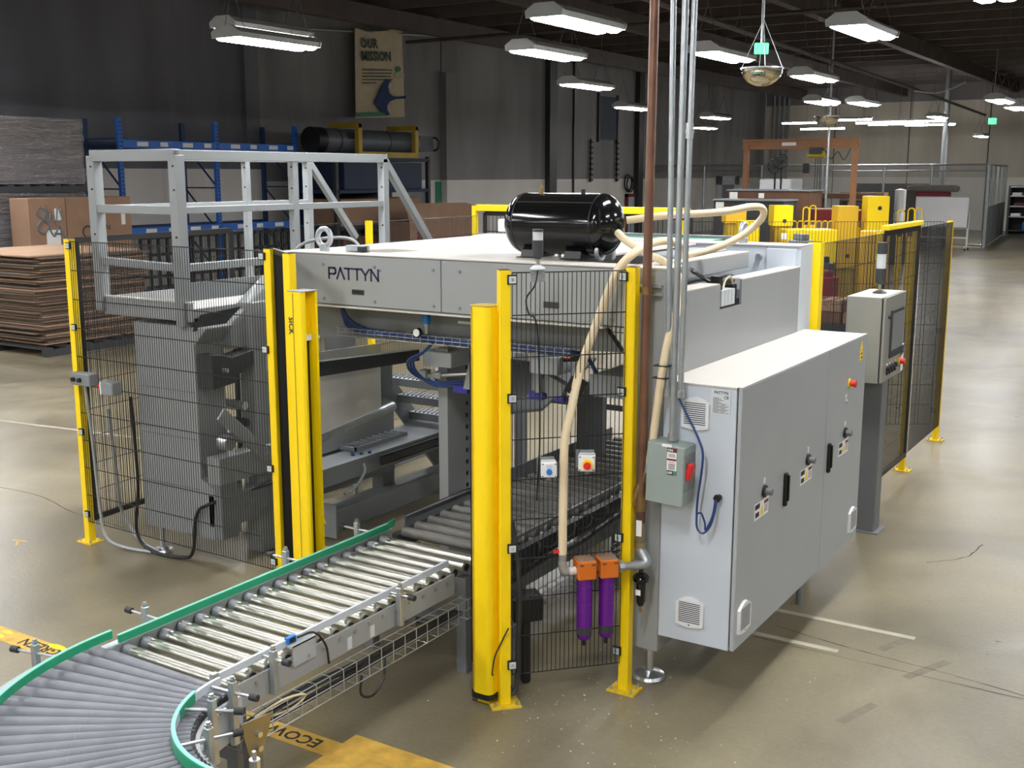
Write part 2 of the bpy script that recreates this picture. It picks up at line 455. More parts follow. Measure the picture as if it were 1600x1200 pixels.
dd = struct('window_2', B().box(XW + 0.01, XW + 0.05, 26.7, 27.65, 1.2, 2.15), 'door_grey')
struct('window_frame', B().box(XW + 0.01, XW + 0.08, 26.55, 26.7, 1.2, 2.25).box(XW + 0.01, XW + 0.08, 27.65, 27.8, 1.2, 2.25).box(XW + 0.01, XW + 0.08, 26.55, 27.8, 2.15, 2.25), 'grey_pale', dd)
d1 = struct('door_1', B().box(XW + 0.01, XW + 0.05, 41.25, 42.35, 0, 1.7), 'grey_pale')
struct('door_frame', B().box(XW + 0.01, XW + 0.1, 41.1, 41.25, 0, 1.82).box(XW + 0.01, XW + 0.1, 42.35, 42.5, 0, 1.82).box(XW + 0.01, XW + 0.1, 41.1, 42.5, 1.7, 1.82), 'red_dark', d1)
d2 = struct('door_2', B().box(XW + 0.02, XW + 0.06, 51.2, 52.8, 0, 2.1), 'door_grey')
struct('door_frame', B().box(XW + 0.01, XW + 0.1, 50.6, 51.2, 0, 2.5).box(XW + 0.01, XW + 0.1, 52.8, 53.4, 0, 2.5).box(XW + 0.01, XW + 0.1, 50.6, 53.4, 2.1, 2.5), 'grey_pale', d2)
b = B().ring((XW + 0.1, 41.2, 2.25), 0.32, 0.035, 'X', 24, 6).ring((XW + 0.14, 41.3, 2.2), 0.3, 0.03, 'X', 24, 6)
one('cable_coil', b, 'black', 'black cable coil hanging on the wall above the red door frame', 'cable', smooth=True)
# ------------------------------------------------------------------ lamps
def make_lamp():
    t = thing('hanging_lamp', 'x', 'lamp', (0, 0, 0))
    part('hood', B().prism([(-0.18, 0.0), (-0.19, 0.05), (-0.10, 0.11), (0.10, 0.11), (0.19, 0.05), (0.18, 0.0), (0.165, 0.0), (0.10, 0.09), (-0.10, 0.09), (-0.165, 0.0)], 'Y', -0.62, 0.62), 'hood', t)
    part('end_cap', B().prism([(-0.19, -0.005), (-0.20, 0.055), (-0.10, 0.12), (0.10, 0.12), (0.20, 0.055), (0.19, -0.005)], 'Y', -0.64, -0.62), 'hood', t)
    part('end_cap', B().prism([(-0.19, -0.005), (-0.20, 0.055), (-0.10, 0.12), (0.10, 0.12), (0.20, 0.055), (0.19, -0.005)], 'Y', 0.62, 0.64), 'hood', t)
    b = B()
    for sx in (-1, 1): part('lens', B().prism([(sx * 0.016, 0.01), (sx * 0.016, -0.02), (sx * 0.05, -0.03), (sx * 0.12, -0.03), (sx * 0.158, -0.012), (sx * 0.162, 0.01)], 'Y', -0.60, 0.60), 'lens', t)
    part('centre_spine', B().box(-0.014, 0.014, -0.62, 0.62, 0.0, 0.09), 'hood', t)
    w_ = B()
    for y in (-0.5, 0.5):
        for sx in (-1, 1): w_.tube([(sx * 0.15, y, 0.08), (0, y, 0.55)], 0.004, 4)
        w_.tube([(0, y, 0.55), (0, y, 3.0)], 0.004, 4)
    part('hanger_wire', w_, 'pipe_dark', t)
    return t
lamp0 = make_lamp(); used = [False]
def lamp(x, y, label, group=None, z=4.0):
    if not used[0]: o = lamp0; used[0] = True; o.location = (x, y, z); OFF[o.name] = (x, y, z)
    else: o = copy_tree(lamp0, None, (x, y, z))
    tag(o, label, 'lamp', group); return o
G = 'long hanging lamps over the hall'
lamp(-9.0, 9.35, 'large hanging lamp left of the OUR MISSION banner, lower one of two', G)
lamp(-9.6, 9.9, 'hanging lamp just above and behind the big lamp left of the banner', G, 4.2)
lamp(-5.39, 9.75, 'large hanging lamp top centre, directly left of the copper pipe', G)
lamp(-5.35, 13.3, 'hanging lamp between the steel conduits and the near dome mirror', G)
lamp(-5.39, 17.0, 'hanging lamp right of the near dome mirror, below the long ceiling pipe', G)
lamp(-7.04, 12.0, 'small bright lamp below the large lamp at top centre', G)
lamp(-9.0, 16.6, 'wide dim-hooded lamp in front of the dark wall window', G)
lamp(-11.1, 22.6, 'small far lamp just left of the copper pipe near the grey wall', G)
lamp(-11.2, 27.5, 'small far lamp right of the conduits, upper one of two', G)
lamp(-13.95, 33.4, 'small far lamp right of the conduits, lower one of two', G)
lamp(-3.26, 11.8, 'hanging lamp high at right, alone under the brown ceiling', G)
lamp(-7.05, 22.8, 'far lamp directly above the far dome mirror', G)
lamp(-6.44, 23.6, 'far lamp to the upper right of the far dome mirror', G)
lamp(-3.97, 24.2, 'small lamp at the far right edge, upper left of a pair', G)
lamp(-4.08, 27.0, 'small lamp at the far right edge, lower right of a pair', G)
lamp(-7.3, 34.5, 'hanging lamp with a pale hood amid the far strip lights', G, 4.2)
lamp(-8.15, 46.2, 'tiny lamp over the far cage near the second exit sign', G)
for x in (-16.2, -12.6, -9.0, -5.4, -1.8, 1.8, 5.4, 9.0):
    for k, y in enumerate((-9.0, -5.2, -1.4, 2.4, 6.2)):
        if (x in (-12.6,) and y > 7) or (x == -9.0 and y > 5): continue
        if x <= -1.8 or (k + int(round((x + 12.6) / 3.6))) % 2 == 0: lamp(x, y, 'long hanging lamp over the near floor, out of view, in rows filled out for light', 'lamps outside the view')  # grid continued out of view; left rows filled in to brighten front and left
for y in (29.5, 37.5): lamp(-1.0, y, 'added long lamp out of view over the far aisle, brightening the far end', 'lamps outside the view')  # unseen lamps added to brighten the whiteboard and the far aisle
lamp(-4.9, 36.5, 'added long lamp out of view that brightens the whiteboard', 'lamps outside the view')  # off-grid lamp added out of view to light the whiteboard
lamp(-18.0, 11.2, 'added long lamp out of view that brightens the rack', 'lamps outside the view')  # unseen lamp added to light the rack and the wall behind it
lamp(-19.2, 8.0, 'added long lamp out of view near the left wall, brightening loads and rack', 'lamps outside the view')  # second unseen lamp added for the wrapped loads and the rack
lamp(-16.2, 9.8, 'added long lamp out of view over the left floor, for a brighter left side', 'lamps outside the view')  # added out of view because the left side was too dark
lamp(-7.2, 5.8, 'added long lamp out of view above the left machine unit, for more light', 'lamps outside the view')  # extra lamp above the view, added for more light on the left
for y in (9.6, 16.6, 23.8, 32, 43): lamp(-1.75, y, 'long hanging lamp over the aisle beside the fence, just outside the photograph', 'lamps outside the view')
for x in (1.8, 7.2):
    for k, y in enumerate((10, 15, 21, 28, 36, 46)):
        if (k + int(round(x / 3.6))) % 2 == 0: lamp(x, y, 'long hanging lamp over the right aisle, outside the photograph', 'lamps outside the view')
# strip lights along X in the far bay
st = thing('strip_light', 'x', 'lamp')
part('tube', B().cyl((-0.95, 0, 0.02), (0.95, 0, 0.02), 0.03, 10), 'strip_lens', st)
part('body', B().box(-0.97, 0.97, -0.05, 0.05, 0.05, 0.11), 'hood', st)
part('hanger_wire', B().tube([(-0.7, 0, 0.1), (-0.7, 0, 2.5)], 0.006, 4).tube([(0.7, 0, 0.1), (0.7, 0, 2.5)], 0.006, 4), 'pipe_dark', st)
for k, (x, y, lb) in enumerate([(-13.96, 43.37, 'far strip light left of the far dome mirror, upper of two'), (-15.15, 49.28, 'far strip light left of the far dome mirror, lower of two'),
        (-12.04, 41.79, 'far strip light just right of the far dome mirror'), (-11.47, 44.62, 'far strip light, second right of the far dome mirror'),
        (-11.45, 46.29, 'far strip light, lower left of the pale lamp hood'), (-10.03, 44.26, 'long far strip light directly under the pale lamp hood'), (-10.35, 47.68, 'far strip light, rightmost of the row')]):
    o = st if k == 0 else copy_tree(st)
    o.location = (x, y, 4.5); OFF[o.name] = (x, y, 4.5); tag(o, lb, 'lamp', 'far strip lights')

# ------------------------------------------------------------------ ceiling services, signs, mirrors
def pipe(name, pts, r, m, label, cat='pipe', n=8):
    return one(name, B().tube(pts, r, n), m, label, cat, smooth=True)
pipe('ceiling_pipe', [(-7.0, 12, 5.0), (-7.5, 23.1, 5.0), (-7.95, 34, 5.0), (-8.9, 51, 5.0)], 0.05, 'pipe_dark', 'long thin brown pipe under the ceiling running to the far right')
pipe('ceiling_cable', smooth_path([(-7.97, 34.4, 4.95), (-7.6, 35.3, 4.93), (-7.2, 35.6, 5.05), (-6.85, 35.85, 5.25)], 6), 0.018, 'silver_label', 'white cable sagging off the long ceiling pipe', 'cable')
pipe('sprinkler_pipe', [(-19.5, 25.6, 6.15), (-3.0, 25.6, 6.15)], 0.05, 'pipe_dark', 'dark sprinkler pipe crossing below the ceiling behind the banner')
pipe('banner_rail', [(-20.2, 20.5, 6.1), (-20.2, 30.5, 6.75)], 0.03, 'galv', 'thin metal rail on which the OUR MISSION banner hangs')
# banner
bx = -20.15
bn = thing('banner', 'cream banner reading OUR MISSION with a blue and green figure, hanging on the dark wall', 'banner', (bx, 25.2, 4.1))
n = 14; vs = []; fs = []
for i in range(n + 1):
    for j in range(n + 1):
        u, v = i / n, j / n
        y = 24.15 + (26.3 - 24.15) * u; z0 = 4.08 + 0.12 * u; z1 = 6.42 + 0.28 * u - 0.12 * math.sin(PI * u) * 1.0
        vs.append((bx + 0.03 * math.sin(u * 9 + v * 2) * (0.4 + v), y, z0 + (z1 - z0) * v))
for i in range(n):
    for j in range(n): a = i * (n + 1) + j; fs.append((a, a + n + 1, a + n + 2, a + 1))
k0 = len(vs); vs2 = vs + [(x_ - 0.01, y_, z_) for x_, y_, z_ in vs]
b = B().add(vs2, fs + [tuple(q + k0 for q in reversed(f)) for f in fs])
part('cloth', b, 'banner', bn, True)
def bt(s, y, z, size, m='banner_ink', bold=0.0, nm='lettering'): return text(nm, s, size, face_x(bx + 0.085, y, z) @ Matrix.Rotation(math.radians(4), 4, 'Z'), m, bn, 0.002, bold=bold)
bt('OUR', 24.33, 5.93, 0.34, bold=0.012); bt('MISSION', 24.35, 5.6, 0.34, bold=0.012)
for k, L_ in enumerate((1.3, 1.28, 1.24, 1.32, 0.6)):
    part('text_line', B().cbox((bx + 0.07, 24.38 + L_ / 2, 5.36 - k * 0.085 + L_ * 0.03), (0.006, L_, 0.028), rx=math.radians(4)), 'banner_ink', bn)
def bpoly(nm, pts, m, dx): part(nm, B().prism([(24.15 + 2.15 * u, 4.12 + 2.4 * v + 0.12 * u) for u, v in pts], 'X', bx + 0.045, bx + 0.06 + dx), m, bn)
bpoly('green_strip', [(0.0, 0.0), (0.62, 0.0), (0.5, 0.045), (0.0, 0.045)], 'banner_green', 0.0)
bpoly('blue_figure', [(0.34, 0.15), (0.42, 0.23), (0.47, 0.3), (0.58, 0.4), (0.63, 0.41), (0.72, 0.385), (0.66, 0.38), (0.63, 0.34), (0.65, 0.26), (0.72, 0.225), (0.84, 0.215), (1.0, 0.23), (1.0, 0.195), (0.78, 0.19), (0.66, 0.165), (0.6, 0.12), (0.6, 0.07), (0.66, 0.01), (0.58, 0.01), (0.46, 0.06)], 'banner_blue', 0.006)
bpoly('green_dot', [(0.85 + 0.055 * math.cos(t * PI / 8), 0.53 + 0.03 * math.sin(t * PI / 8)) for t in range(16)], 'banner_green', 0.004)
bpoly('pale_oval', [(0.87 + 0.11 * math.cos(t * PI / 8), 0.46 + 0.04 * math.sin(t * PI / 8)) for t in range(16)], 'banner_pale', 0.002)
# exit signs
for (x, y, z, sc, lb) in ((-3.86, 10.55, 3.76, 1.0, 'lit green exit sign hanging above the near dome mirror'), (-7.2, 42.7, 4.4, 2.0, 'small lit green exit sign at the far right under the ceiling')):
    t = thing('exit_sign', lb, 'sign', (x, y, z), 'exit signs')
    part('panel', B().cbox((x, y, z), (0.13 * sc, 0.03 * sc, 0.1 * sc), rz=math.radians(32)), 'exit_green', t, bevel=0.006)
    part('stem', B().cyl((x, y, z + 0.05 * sc), (x, y, 7.0), 0.012, 8), 'galv', t)
    text('lettering', 'EXIT', 0.05 * sc, Matrix.Translation((x, y, z - 0.018 * sc)) @ Matrix.Rotation(math.radians(32), 4, 'Z') @ Matrix.Rotation(PI / 2, 4, 'X') @ Matrix.Translation((0, 0, 0.017 * sc)), 'paper', t, 0.001, 'CENTER')
# dome mirrors
for (x, y, z, R, lb) in ((-3.5, 9.6, 3.49, 0.175, 'near half-dome convex mirror hanging under the green exit sign'), (-7.75, 25.5, 3.86, 0.27, 'far half-dome convex mirror hanging beside the grey post')):
    t = thing('dome_mirror', lb, 'mirror', (x, y, z), 'ceiling dome mirrors')
    part('bowl', B().lathe([(R * math.cos(a * PI / 24), -R * 0.85 * math.sin(a * PI / 24)) for a in range(13)], (x, y, z), 'Z', 32), 'mirror', t, True)
    part('rim', B().lathe([(R * 0.98, -0.006), (R * 1.05, -0.006), (R * 1.05, 0.006), (R * 0.98, 0.006)], (x, y, z), 'Z', 32), 'galv', t)
    part('lid', B().lathe([(R * 0.99, 0.0), (R * 0.99, 0.004)], (x, y, z), 'Z', 32), 'pipe_dark', t)
    w_ = B()
    for a in range(4): w_.tube([(x + R * math.cos(a * PI / 2 + 0.5), y + R * math.sin(a * PI / 2 + 0.5), z), (x, y, z + R * 2.3)], 0.004, 4)
    w_.tube([(x, y, z + R * 2.3), (x, y, 7.0)], 0.004, 4)
    part('chain', w_, 'galv', t)

# ------------------------------------------------------------------ left background: rack, boxes, stacks
rk = thing('pallet_rack', 'tall blue pallet rack along the dark left wall with two beam levels', 'rack', (-19.5, 18, 0))
for yy in (15.4, 17.98, 20.5):
    for xx in (-19.0, -20.05):
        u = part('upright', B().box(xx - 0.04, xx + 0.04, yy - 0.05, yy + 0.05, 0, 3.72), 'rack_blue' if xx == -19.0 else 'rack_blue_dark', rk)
        if xx == -19.0:
            h = B()
            for k in range(46): h.box(xx + 0.04, xx + 0.045, yy - 0.028, yy - 0.006, 0.1 + k * 0.078, 0.135 + k * 0.078).box(xx + 0.04, xx + 0.045, yy + 0.006, yy + 0.028, 0.1 + k * 0.078, 0.135 + k * 0.078)
            hs = part('slot_holes', h, 'rack_blue_dark', u); hs['kind'] = 'stuff'
    for z0, z1 in ((0.3, 1.3), (1.3, 2.3), (2.3, 3.3)):
        part('brace', B().bar((-19.0, yy, z0), (-20.05, yy, z1), 0.03).bar((-19.0, yy, z1), (-20.05, yy, z1), 0.03), 'rack_blue_dark', rk)
for ya, yb in ((15.45, 17.93), (18.03, 20.45)):
    for z in (1.45, 3.22):
        bmf = part('beam', B().box(-18.99, -18.95, ya, yb, z - 0.1, z + 0.06), 'rack_blue', rk)
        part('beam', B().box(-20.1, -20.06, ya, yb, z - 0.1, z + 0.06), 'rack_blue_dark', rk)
        for k in range(4):
            yy = ya + 0.35 + k * 0.6 + (0.1 if z < 2 else 0)
            part('paper_label', B().box(-18.95, -18.945, yy, yy + (0.2 if k % 2 else 0.28), z - 0.06, z + 0.03), 'paper', bmf)
# black slatted bins and items on the floor behind the fence
for i, (ya, yb) in enumerate(((15.6, 17.9), (18.1, 20.4))):
    b = B()
    for z in (0.06, 0.5, 0.95, 1.3): b.box(-18.8, -18.76, ya, yb, z - 0.03, z + 0.03)
    k = ya
    while k < yb + 0.01: b.box(-18.8, -18.76, k - 0.03, k + 0.03, 0, 1.33); k += 0.23
    b.box(-20.0, -18.85, ya, yb, 0.1, 0.16)
    one('wire_crate', b, 'black', 'black slatted crate under the blue rack, %s bay' % ('nearer' if i == 0 else 'farther'), 'crate', 'black slatted crates')
# second rack bay with dark goods and the grey tube machine above it
t = thing('rack_shelving', 'dark blue rack bay with long brown cartons beside the tall blue rack', 'rack', (-18.5, 22, 0))
for yy in (20.9, 24.6):
    for xx in (-18.1, -19.4): part('upright', B().box(xx - 0.05, xx + 0.05, yy - 0.05, yy + 0.05, 0, 3.05), 'charcoal', t)
for z in (0.55, 1.35, 3.0): part('shelf', B().box(-19.4, -18.05, 20.9, 24.6, z - 0.08, z), 'navy', t)
part('back_sheet', B().box(-19.42, -19.38, 20.9, 24.6, 0.5, 3.0), 'navy', t)
one('shelf_crate', B().box(-19.2, -18.0, 21.1, 24.2, 2.225, 2.88), 'navy', 'long dark blue case on the top shelf under the grey tube machine', 'case', bevel=0.01)
part('shelf', B().box(-19.4, -18.05, 20.9, 24.6, 2.14, 2.22), 'navy', t)
one('long_carton', B().box(-19.1, -18.05, 21.0, 24.2, 1.36, 2.0), 'cardboard', 'long brown carton on the middle shelf of the dark blue bay', 'carton', loc=(-18.6, 22.5, 1.36), bevel=0.01)
one('long_carton', B().box(-19.1, -18.0, 21.0, 24.0, 0.56, 1.1), 'wood_dark', 'long dark carton on the lowest shelf of the dark blue bay', 'carton', loc=(-18.6, 22.5, 0.56), bevel=0.01)
t = thing('tube_machine', 'long grey cylindrical machine with black end resting on top of the rack', 'machine', (-18.6, 22.5, 3.05))
part('body', B().cyl((-18.6, 20.9, 3.4), (-18.6, 24.6, 3.4), 0.29, 24), 'tube_grey', t, True)
part('end_drum', B().cyl((-18.6, 20.6, 3.4), (-18.6, 20.92, 3.4), 0.31, 24), 'black', t, True)
part('end_motor', B().cbox((-18.6, 25.0, 3.4), (0.35, 0.6, 0.4)).ring((-18.5, 25.45, 3.4), 0.17, 0.03, 'Y'), 'charcoal', t)
part('name_plate', B().box(-18.33, -18.31, 21.65, 22.0, 3.45, 3.6), 'black', t)
for yy in (21.4, 23.3): part('band', B().cyl((-18.6, yy, 3.4), (-18.6, yy + 0.06, 3.4), 0.295, 24), 'charcoal', t, True)
t = thing('lifting_bracket', 'yellow lifting fork frame around the grey cylindrical machine', 'bracket', (-18.2, 23, 3.05))
part('fork_base', B().bar((-18.2, 21.85, 3.075), (-18.2, 24.25, 3.075), 0.12, 0.14), 'yellow_dull', t)
for yy in (21.9, 24.2):
    part('fork_post', B().box(-18.26, -18.14, yy - 0.07, yy + 0.07, 3.005, 3.82), 'yellow_dull', t)
    part('fork_arm', B().box(-19.1, -18.14, yy - 0.06, yy + 0.06, 3.72, 3.84), 'yellow_dull', t)
# wrapped pallets of cardboard
def pallet(x0, x1, y0, y1, z, label, m='charcoal', group='pallets under the wrapped loads'):
    t = thing('pallet', label, 'pallet', ((x0 + x1) / 2, (y0 + y1) / 2, z), group)
    for k in range(3):
        xx = x0 + (x1 - x0 - 0.1) * k / 2
        part('stringer', B().box(xx, xx + 0.1, y0, y1, z, z + 0.1), m, t)
    for k in range(7):
        yy = y0 + (y1 - y0 - 0.12) * k / 6
        part('deck_board', B().box(x0, x1, yy, yy + 0.12, z + 0.1, z + 0.13), m, t)
    return t
def wrapped(x0, x1, y0, y1, z0, z1, label):
    t = thing('wrapped_load', label, 'wrapped load', ((x0 + x1) / 2, (y0 + y1) / 2, z0), 'shrink-wrapped cardboard loads')
    nl = 24
    for k in range(nl):
        za = z0 + (z1 - z0) * k / nl; zb = z0 + (z1 - z0) * (k + 1) / nl; j = random.uniform(-0.02, 0.02)
        part('cardboard_layer', B().box(x0 + j, x1 + j, y0 - j, y1 - j, za, zb - 0.006), 'cardboard_grey', t)
    s = B(); nn = 10
    ring = [(x0 - .03, y0 - .03), (x1 + .03, y0 - .03), (x1 + .03, y1 + .03), (x0 - .03, y1 + .03)]
    cor = []
    for i in range(4):
        a, c = ring[i], ring[(i + 1) % 4]
        for k in range(6): cor.append((a[0] + (c[0] - a[0]) * k / 6, a[1] + (c[1] - a[1]) * k / 6))
    vs = []; fs = []; N = len(cor)
    for j in range(nn + 1):
        for (u, v) in cor: vs.append((u + random.uniform(-.012, .012), v + random.uniform(-.012, .012), z0 + 0.001 + (z1 - z0 + 0.02) * j / nn))
    for j in range(nn):
        for k in range(N): fs.append((j * N + k, j * N + (k + 1) % N, (j + 1) * N + (k + 1) % N, (j + 1) * N + k))
    fs.append(tuple(range(nn * N, nn * N + N)))
    part('shrink_film', s.add(vs, fs), 'stretch_film', t, True)
pallet(-19.2, -17.6, 11.6, 13.55, 0.0, 'dark pallet on the floor under the lower wrapped cardboard load')
wrapped(-19.1, -17.7, 11.7, 13.5, 0.14, 2.28, 'lower shrink-wrapped cardboard load behind the graffitied box')
pallet(-19.2, -17.6, 11.6, 13.55, 2.29, 'dark pallet between the two wrapped cardboard loads')
wrapped(-19.1, -17.7, 11.7, 13.5, 2.43, 3.55, 'upper shrink-wrapped cardboard load at the top left beside the blue rack')
pallet(-19.2, -17.6, 9.3, 11.3, 0.0, 'dark pallet under the unwrapped grey load at the left edge')
wrapped(-19.1, -17.7, 9.4, 11.25, 0.14, 3.5, 'tall grey cardboard load at the left edge of the picture')
# graffitied gaylord box
t = thing('cardboard_box', 'tall brown cardboard box with dark graffiti and a white label behind the flat stack', 'box', (-17.0, 12.7, 0), 'tall cardboard boxes')
part('carton', B().box(-17.5, -17.0, 11.83, 13.95, 0.5, 2.2), 'cardboard', t, bevel=0.01)
part('fold_line', B().box(-17.0, -16.995, 12.55, 12.565, 0.5, 2.2), 'cardboard_edge', t)
part('white_label', B().box(-17.0, -16.992, 12.15, 12.42, 1.36, 1.66), 'paper', t)
part('white_label', B().box(-17.0, -16.99, 12.33, 12.45, 1.82, 2.02), 'paper', t)
part('white_label', B().box(-17.0, -16.99, 13.72, 13.8, 1.7, 1.92), 'paper', t)
g = B()
for pts in ([(12.05, 2.05), (11.98, 1.95), (12.1, 1.85), (12.15, 1.98), (12.05, 2.05)], [(12.1, 1.84), (11.98, 1.72), (12.08, 1.6), (12.2, 1.72), (12.1, 1.84)], [(12.16, 2.08), (12.2, 1.8), (12.27, 1.95), (12.34, 1.75), (12.4, 2.05), (12.48, 1.8)],
            [(12.2, 1.7), (12.3, 1.55), (12.4, 1.72), (12.5, 1.5), (12.5, 1.35)], [(12.3, 1.6), (12.45, 1.58)]):
    g.tube([(-16.995, y_, z_) for y_, z_ in smooth_path([(a_, c_, 0) for a_, c_ in pts], 5) and [(q.x, q.y) for q in smooth_path([(a_, c_, 0) for a_, c_ in pts], 5)]], 0.018, 5)
part('graffiti', g, 'door_grey', t)
part('round_mark', B().ring((-16.996, 12.98, 1.6), 0.1, 0.012, 'X', 20, 5), 'ink_dark', t)
text('lettering', 'REN', 0.13, face_x(-16.992, 13.22, 1.62), 'ink_dark', t, 0.001)
part('pallet_base', B().box(-17.5, -16.9, 11.8, 14.0, 0, 0.12).box(-17.5, -16.9, 11.8, 14.0, 0.4, 0.5).box(-17.45, -17.3, 11.9, 12.1, 0.1, 0.42).box(-17.1, -16.95, 13.7, 13.9, 0.1, 0.42).box(-17.1, -16.95, 11.9, 12.1, 0.1, 0.42).box(-17.45, -17.3, 13.7, 13.9, 0.1, 0.42), 'wood_dark', t)
# flat cardboard stack
pallet(-16.6, -14.2, 10.0, 12.1, 0.0, 'dark pallet under the stack of flattened cardboard on the left floor', group='floor pallets')
nl = 40
for k in range(nl):
    z0 = 0.14 + (1.45 - 0.14) * k / nl; z1 = 0.14 + (1.45 - 0.14) * (k + 1) / nl
    j, i_ = random.uniform(-0.07, 0.07), random.uniform(-0.07, 0.07); r = random.uniform(-0.025, 0.025)
    cx, cy = -15.45 + j, 11.05 + i_
    top = k == nl - 1
    o = one('cardboard_sheet', B().cbox((cx, cy, (z0 + z1) / 2), (2.1, 1.95, (z1 - z0) * 0.82), rz=r), 'cardboard_pale' if top else ('cardboard_edge' if k % 4 else 'cardboard'),
        'topmost flattened cardboard sheet of the brown stack on the left' if top else 'flattened brown cardboard sheet within the tall stack on the left floor', 'cardboard', 'flattened cardboard in the stack', bevel=0.006)
# open box by the far fence
t = thing('cardboard_box', 'open brown cardboard box with raised flaps standing right of the dark rack bay', 'box', (-17, 22.8, 0), 'tall cardboard boxes')
part('carton', B().box(-17.6, -16.9, 22.2, 24.9, 0, 1.45), 'cardboard', t, bevel=0.01)
part('flap', B().prism([(22.2, 1.45), (24.9, 1.45), (25.3, 1.75), (24.6, 1.87), (22.0, 1.9)], 'X', -16.92, -16.9), 'cardboard', t)
part('red_print', B().box(-16.9, -16.895, 22.5, 23.0, 0.9, 1.2), 'red_dark', t)
one('round_wrapped_load', B().lathe([(0.0, 0), (1.0, 0), (1.05, 0.6), (0.95, 0.95), (0.5, 1.05), (0, 1.08)], (-13.5, 19.5, 0), 'Z', 28), 'cover_white', 'pale round covered load behind the rear wire fence', 'load', smooth=True)
# ------------------------------------------------------------------ right background
# chain link cage
YC = 43.2
t = thing('chain_link_fence', 'tall chain-link cage fence across the far end of the hall', 'fence', (-13, YC, 0))
xs = [-20.3, -18.0, -15.6, -13.2, -10.9, -9.2, -7.3]
for x in xs: part('post', B().cyl((x, YC, 0), (x, YC, 2.95), 0.045, 8), 'galv', t, True)
for z in (2.93, 2.72): part('rail', B().cyl((-20.3, YC, z), (-7.3, YC, z), 0.035 if z > 2.8 else 0.022, 8), 'galv', t, True)
part('rail', B().cyl((-20.3, YC, 0.1), (-7.3, YC, 0.1), 0.03, 8), 'galv', t, True)
part('wire_mesh', B().box(-20.3, -7.3, YC - 0.003, YC + 0.003, 0.05, 2.93), 'chain_link', t)
t = thing('chain_link_fence', 'chain-link cage fence with sheeted lower half running away beside the right aisle', 'fence', (-7.6, 48, 0))
ys = [43.3, 45.5, 47.8, 50.2, 52.6]
for y in ys: part('post', B().cyl((-7.27 - (y - 43.3) * 0.095, y, 0), (-7.27 - (y - 43.3) * 0.095, y, 2.95), 0.045, 8), 'galv', t, True)
a, c = (-7.27, 43.3), (-8.15, 52.6)
for z in (2.93, 0.1): part('rail', B().cyl((*a, z), (*c, z), 0.035, 8), 'galv', t, True)
part('wire_mesh', B().prism([(a[0], a[1]), (c[0], c[1]), (c[0] + 0.006, c[1]), (a[0] + 0.006, a[1])], 'Z', 0.05, 2.93), 'chain_link', t)
part('lower_sheet', B().prism([(a[0] + 0.02, a[1]), (c[0] + 0.02, c[1]), (c[0] + 0.03, c[1]), (a[0] + 0.03, a[1])], 'Z', 0.05, 1.45), 'grey_mid', t)
# black sheeting inside the cage
one('black_sheet', B().box(-12.3, -9.4, YC + 0.8, YC + 0.9, 0, 2.25), 'black_sheet', 'wide black sheet screen inside the cage left of the brown bench', 'screen')
t = thing('far_shelving', 'dark steel shelving with small bins at the far right end of the aisle', 'shelving', (-7.4, 54.5, 0))
for x in (-8.2, -6.3): part('upright', B().box(x - 0.05, x + 0.05, 54.2, 55.0, 0, 2.1), 'charcoal', t)
for k, z in enumerate((0.15, 0.75, 1.2, 1.65, 2.05)): part('shelf', B().box(-8.2, -6.3, 54.2, 55.0, z - 0.03, z + 0.03), 'galv' if k else 'charcoal', t)
part('back_sheet', B().box(-8.2, -6.3, 55.0, 55.04, 0, 2.1), 'black', t)
for k, (x, z, m_) in enumerate([(-7.9, 1.68, 'paper'), (-7.3, 1.68, 'paper'), (-6.8, 1.68, 'silver_label'), (-7.8, 1.23, 'red_dark'), (-7.2, 1.23, 'paper'), (-6.7, 1.23, 'red_dark'), (-7.9, 0.78, 'paper'), (-7.3, 0.78, 'paper'), (-6.8, 0.78, 'silver_label'), (-7.4, 0.18, 'blue')]):
    o = one('parts_bin', B().box(x - 0.2, x + 0.2, 54.25, 54.7, z, z + (0.12 if z > 0.5 else 0.35)), m_, ('blue bin on the bottom shelf at the far right' if z < 0.5 else 'small parts bin on the far right shelving'), 'bin', 'bins on the far shelving', bevel=0.01)
# whiteboard
t = thing('whiteboard', 'mobile whiteboard on a wheeled stand in front of the far cage', 'whiteboard', (-8.4, 41.6, 0))
part('board', B().box(-9.32, -7.56, 41.58, 41.62, 0.8, 1.8), 'whiteboard', t)
part('board_frame', B().box(-9.34, -7.54, 41.57, 41.63, 1.8, 1.83).box(-9.34, -7.54, 41.57, 41.63, 0.77, 0.8).box(-9.34, -9.31, 41.57, 41.63, 0.77, 1.83).box(-7.57, -7.54, 41.57, 41.63, 0.77, 1.83), 'grey_pale', t)
for x in (-9.25, -7.55):
    part('leg', B().box(x - 0.03, x + 0.03, 41.57, 41.63, 0.08, 1.3), 'white_plastic', t)
    f = part('foot', B().box(x - 0.03, x + 0.03, 41.25, 41.95, 0.08, 0.13), 'white_plastic', t)
    for yy in (41.3, 41.9): part('caster', B().cyl((x - 0.02, yy, 0.045), (x + 0.02, yy, 0.045), 0.045, 10), 'black', f)
part('cross_bar', B().box(-9.25, -7.55, 41.58, 41.62, 0.4, 0.45), 'white_plastic', t)
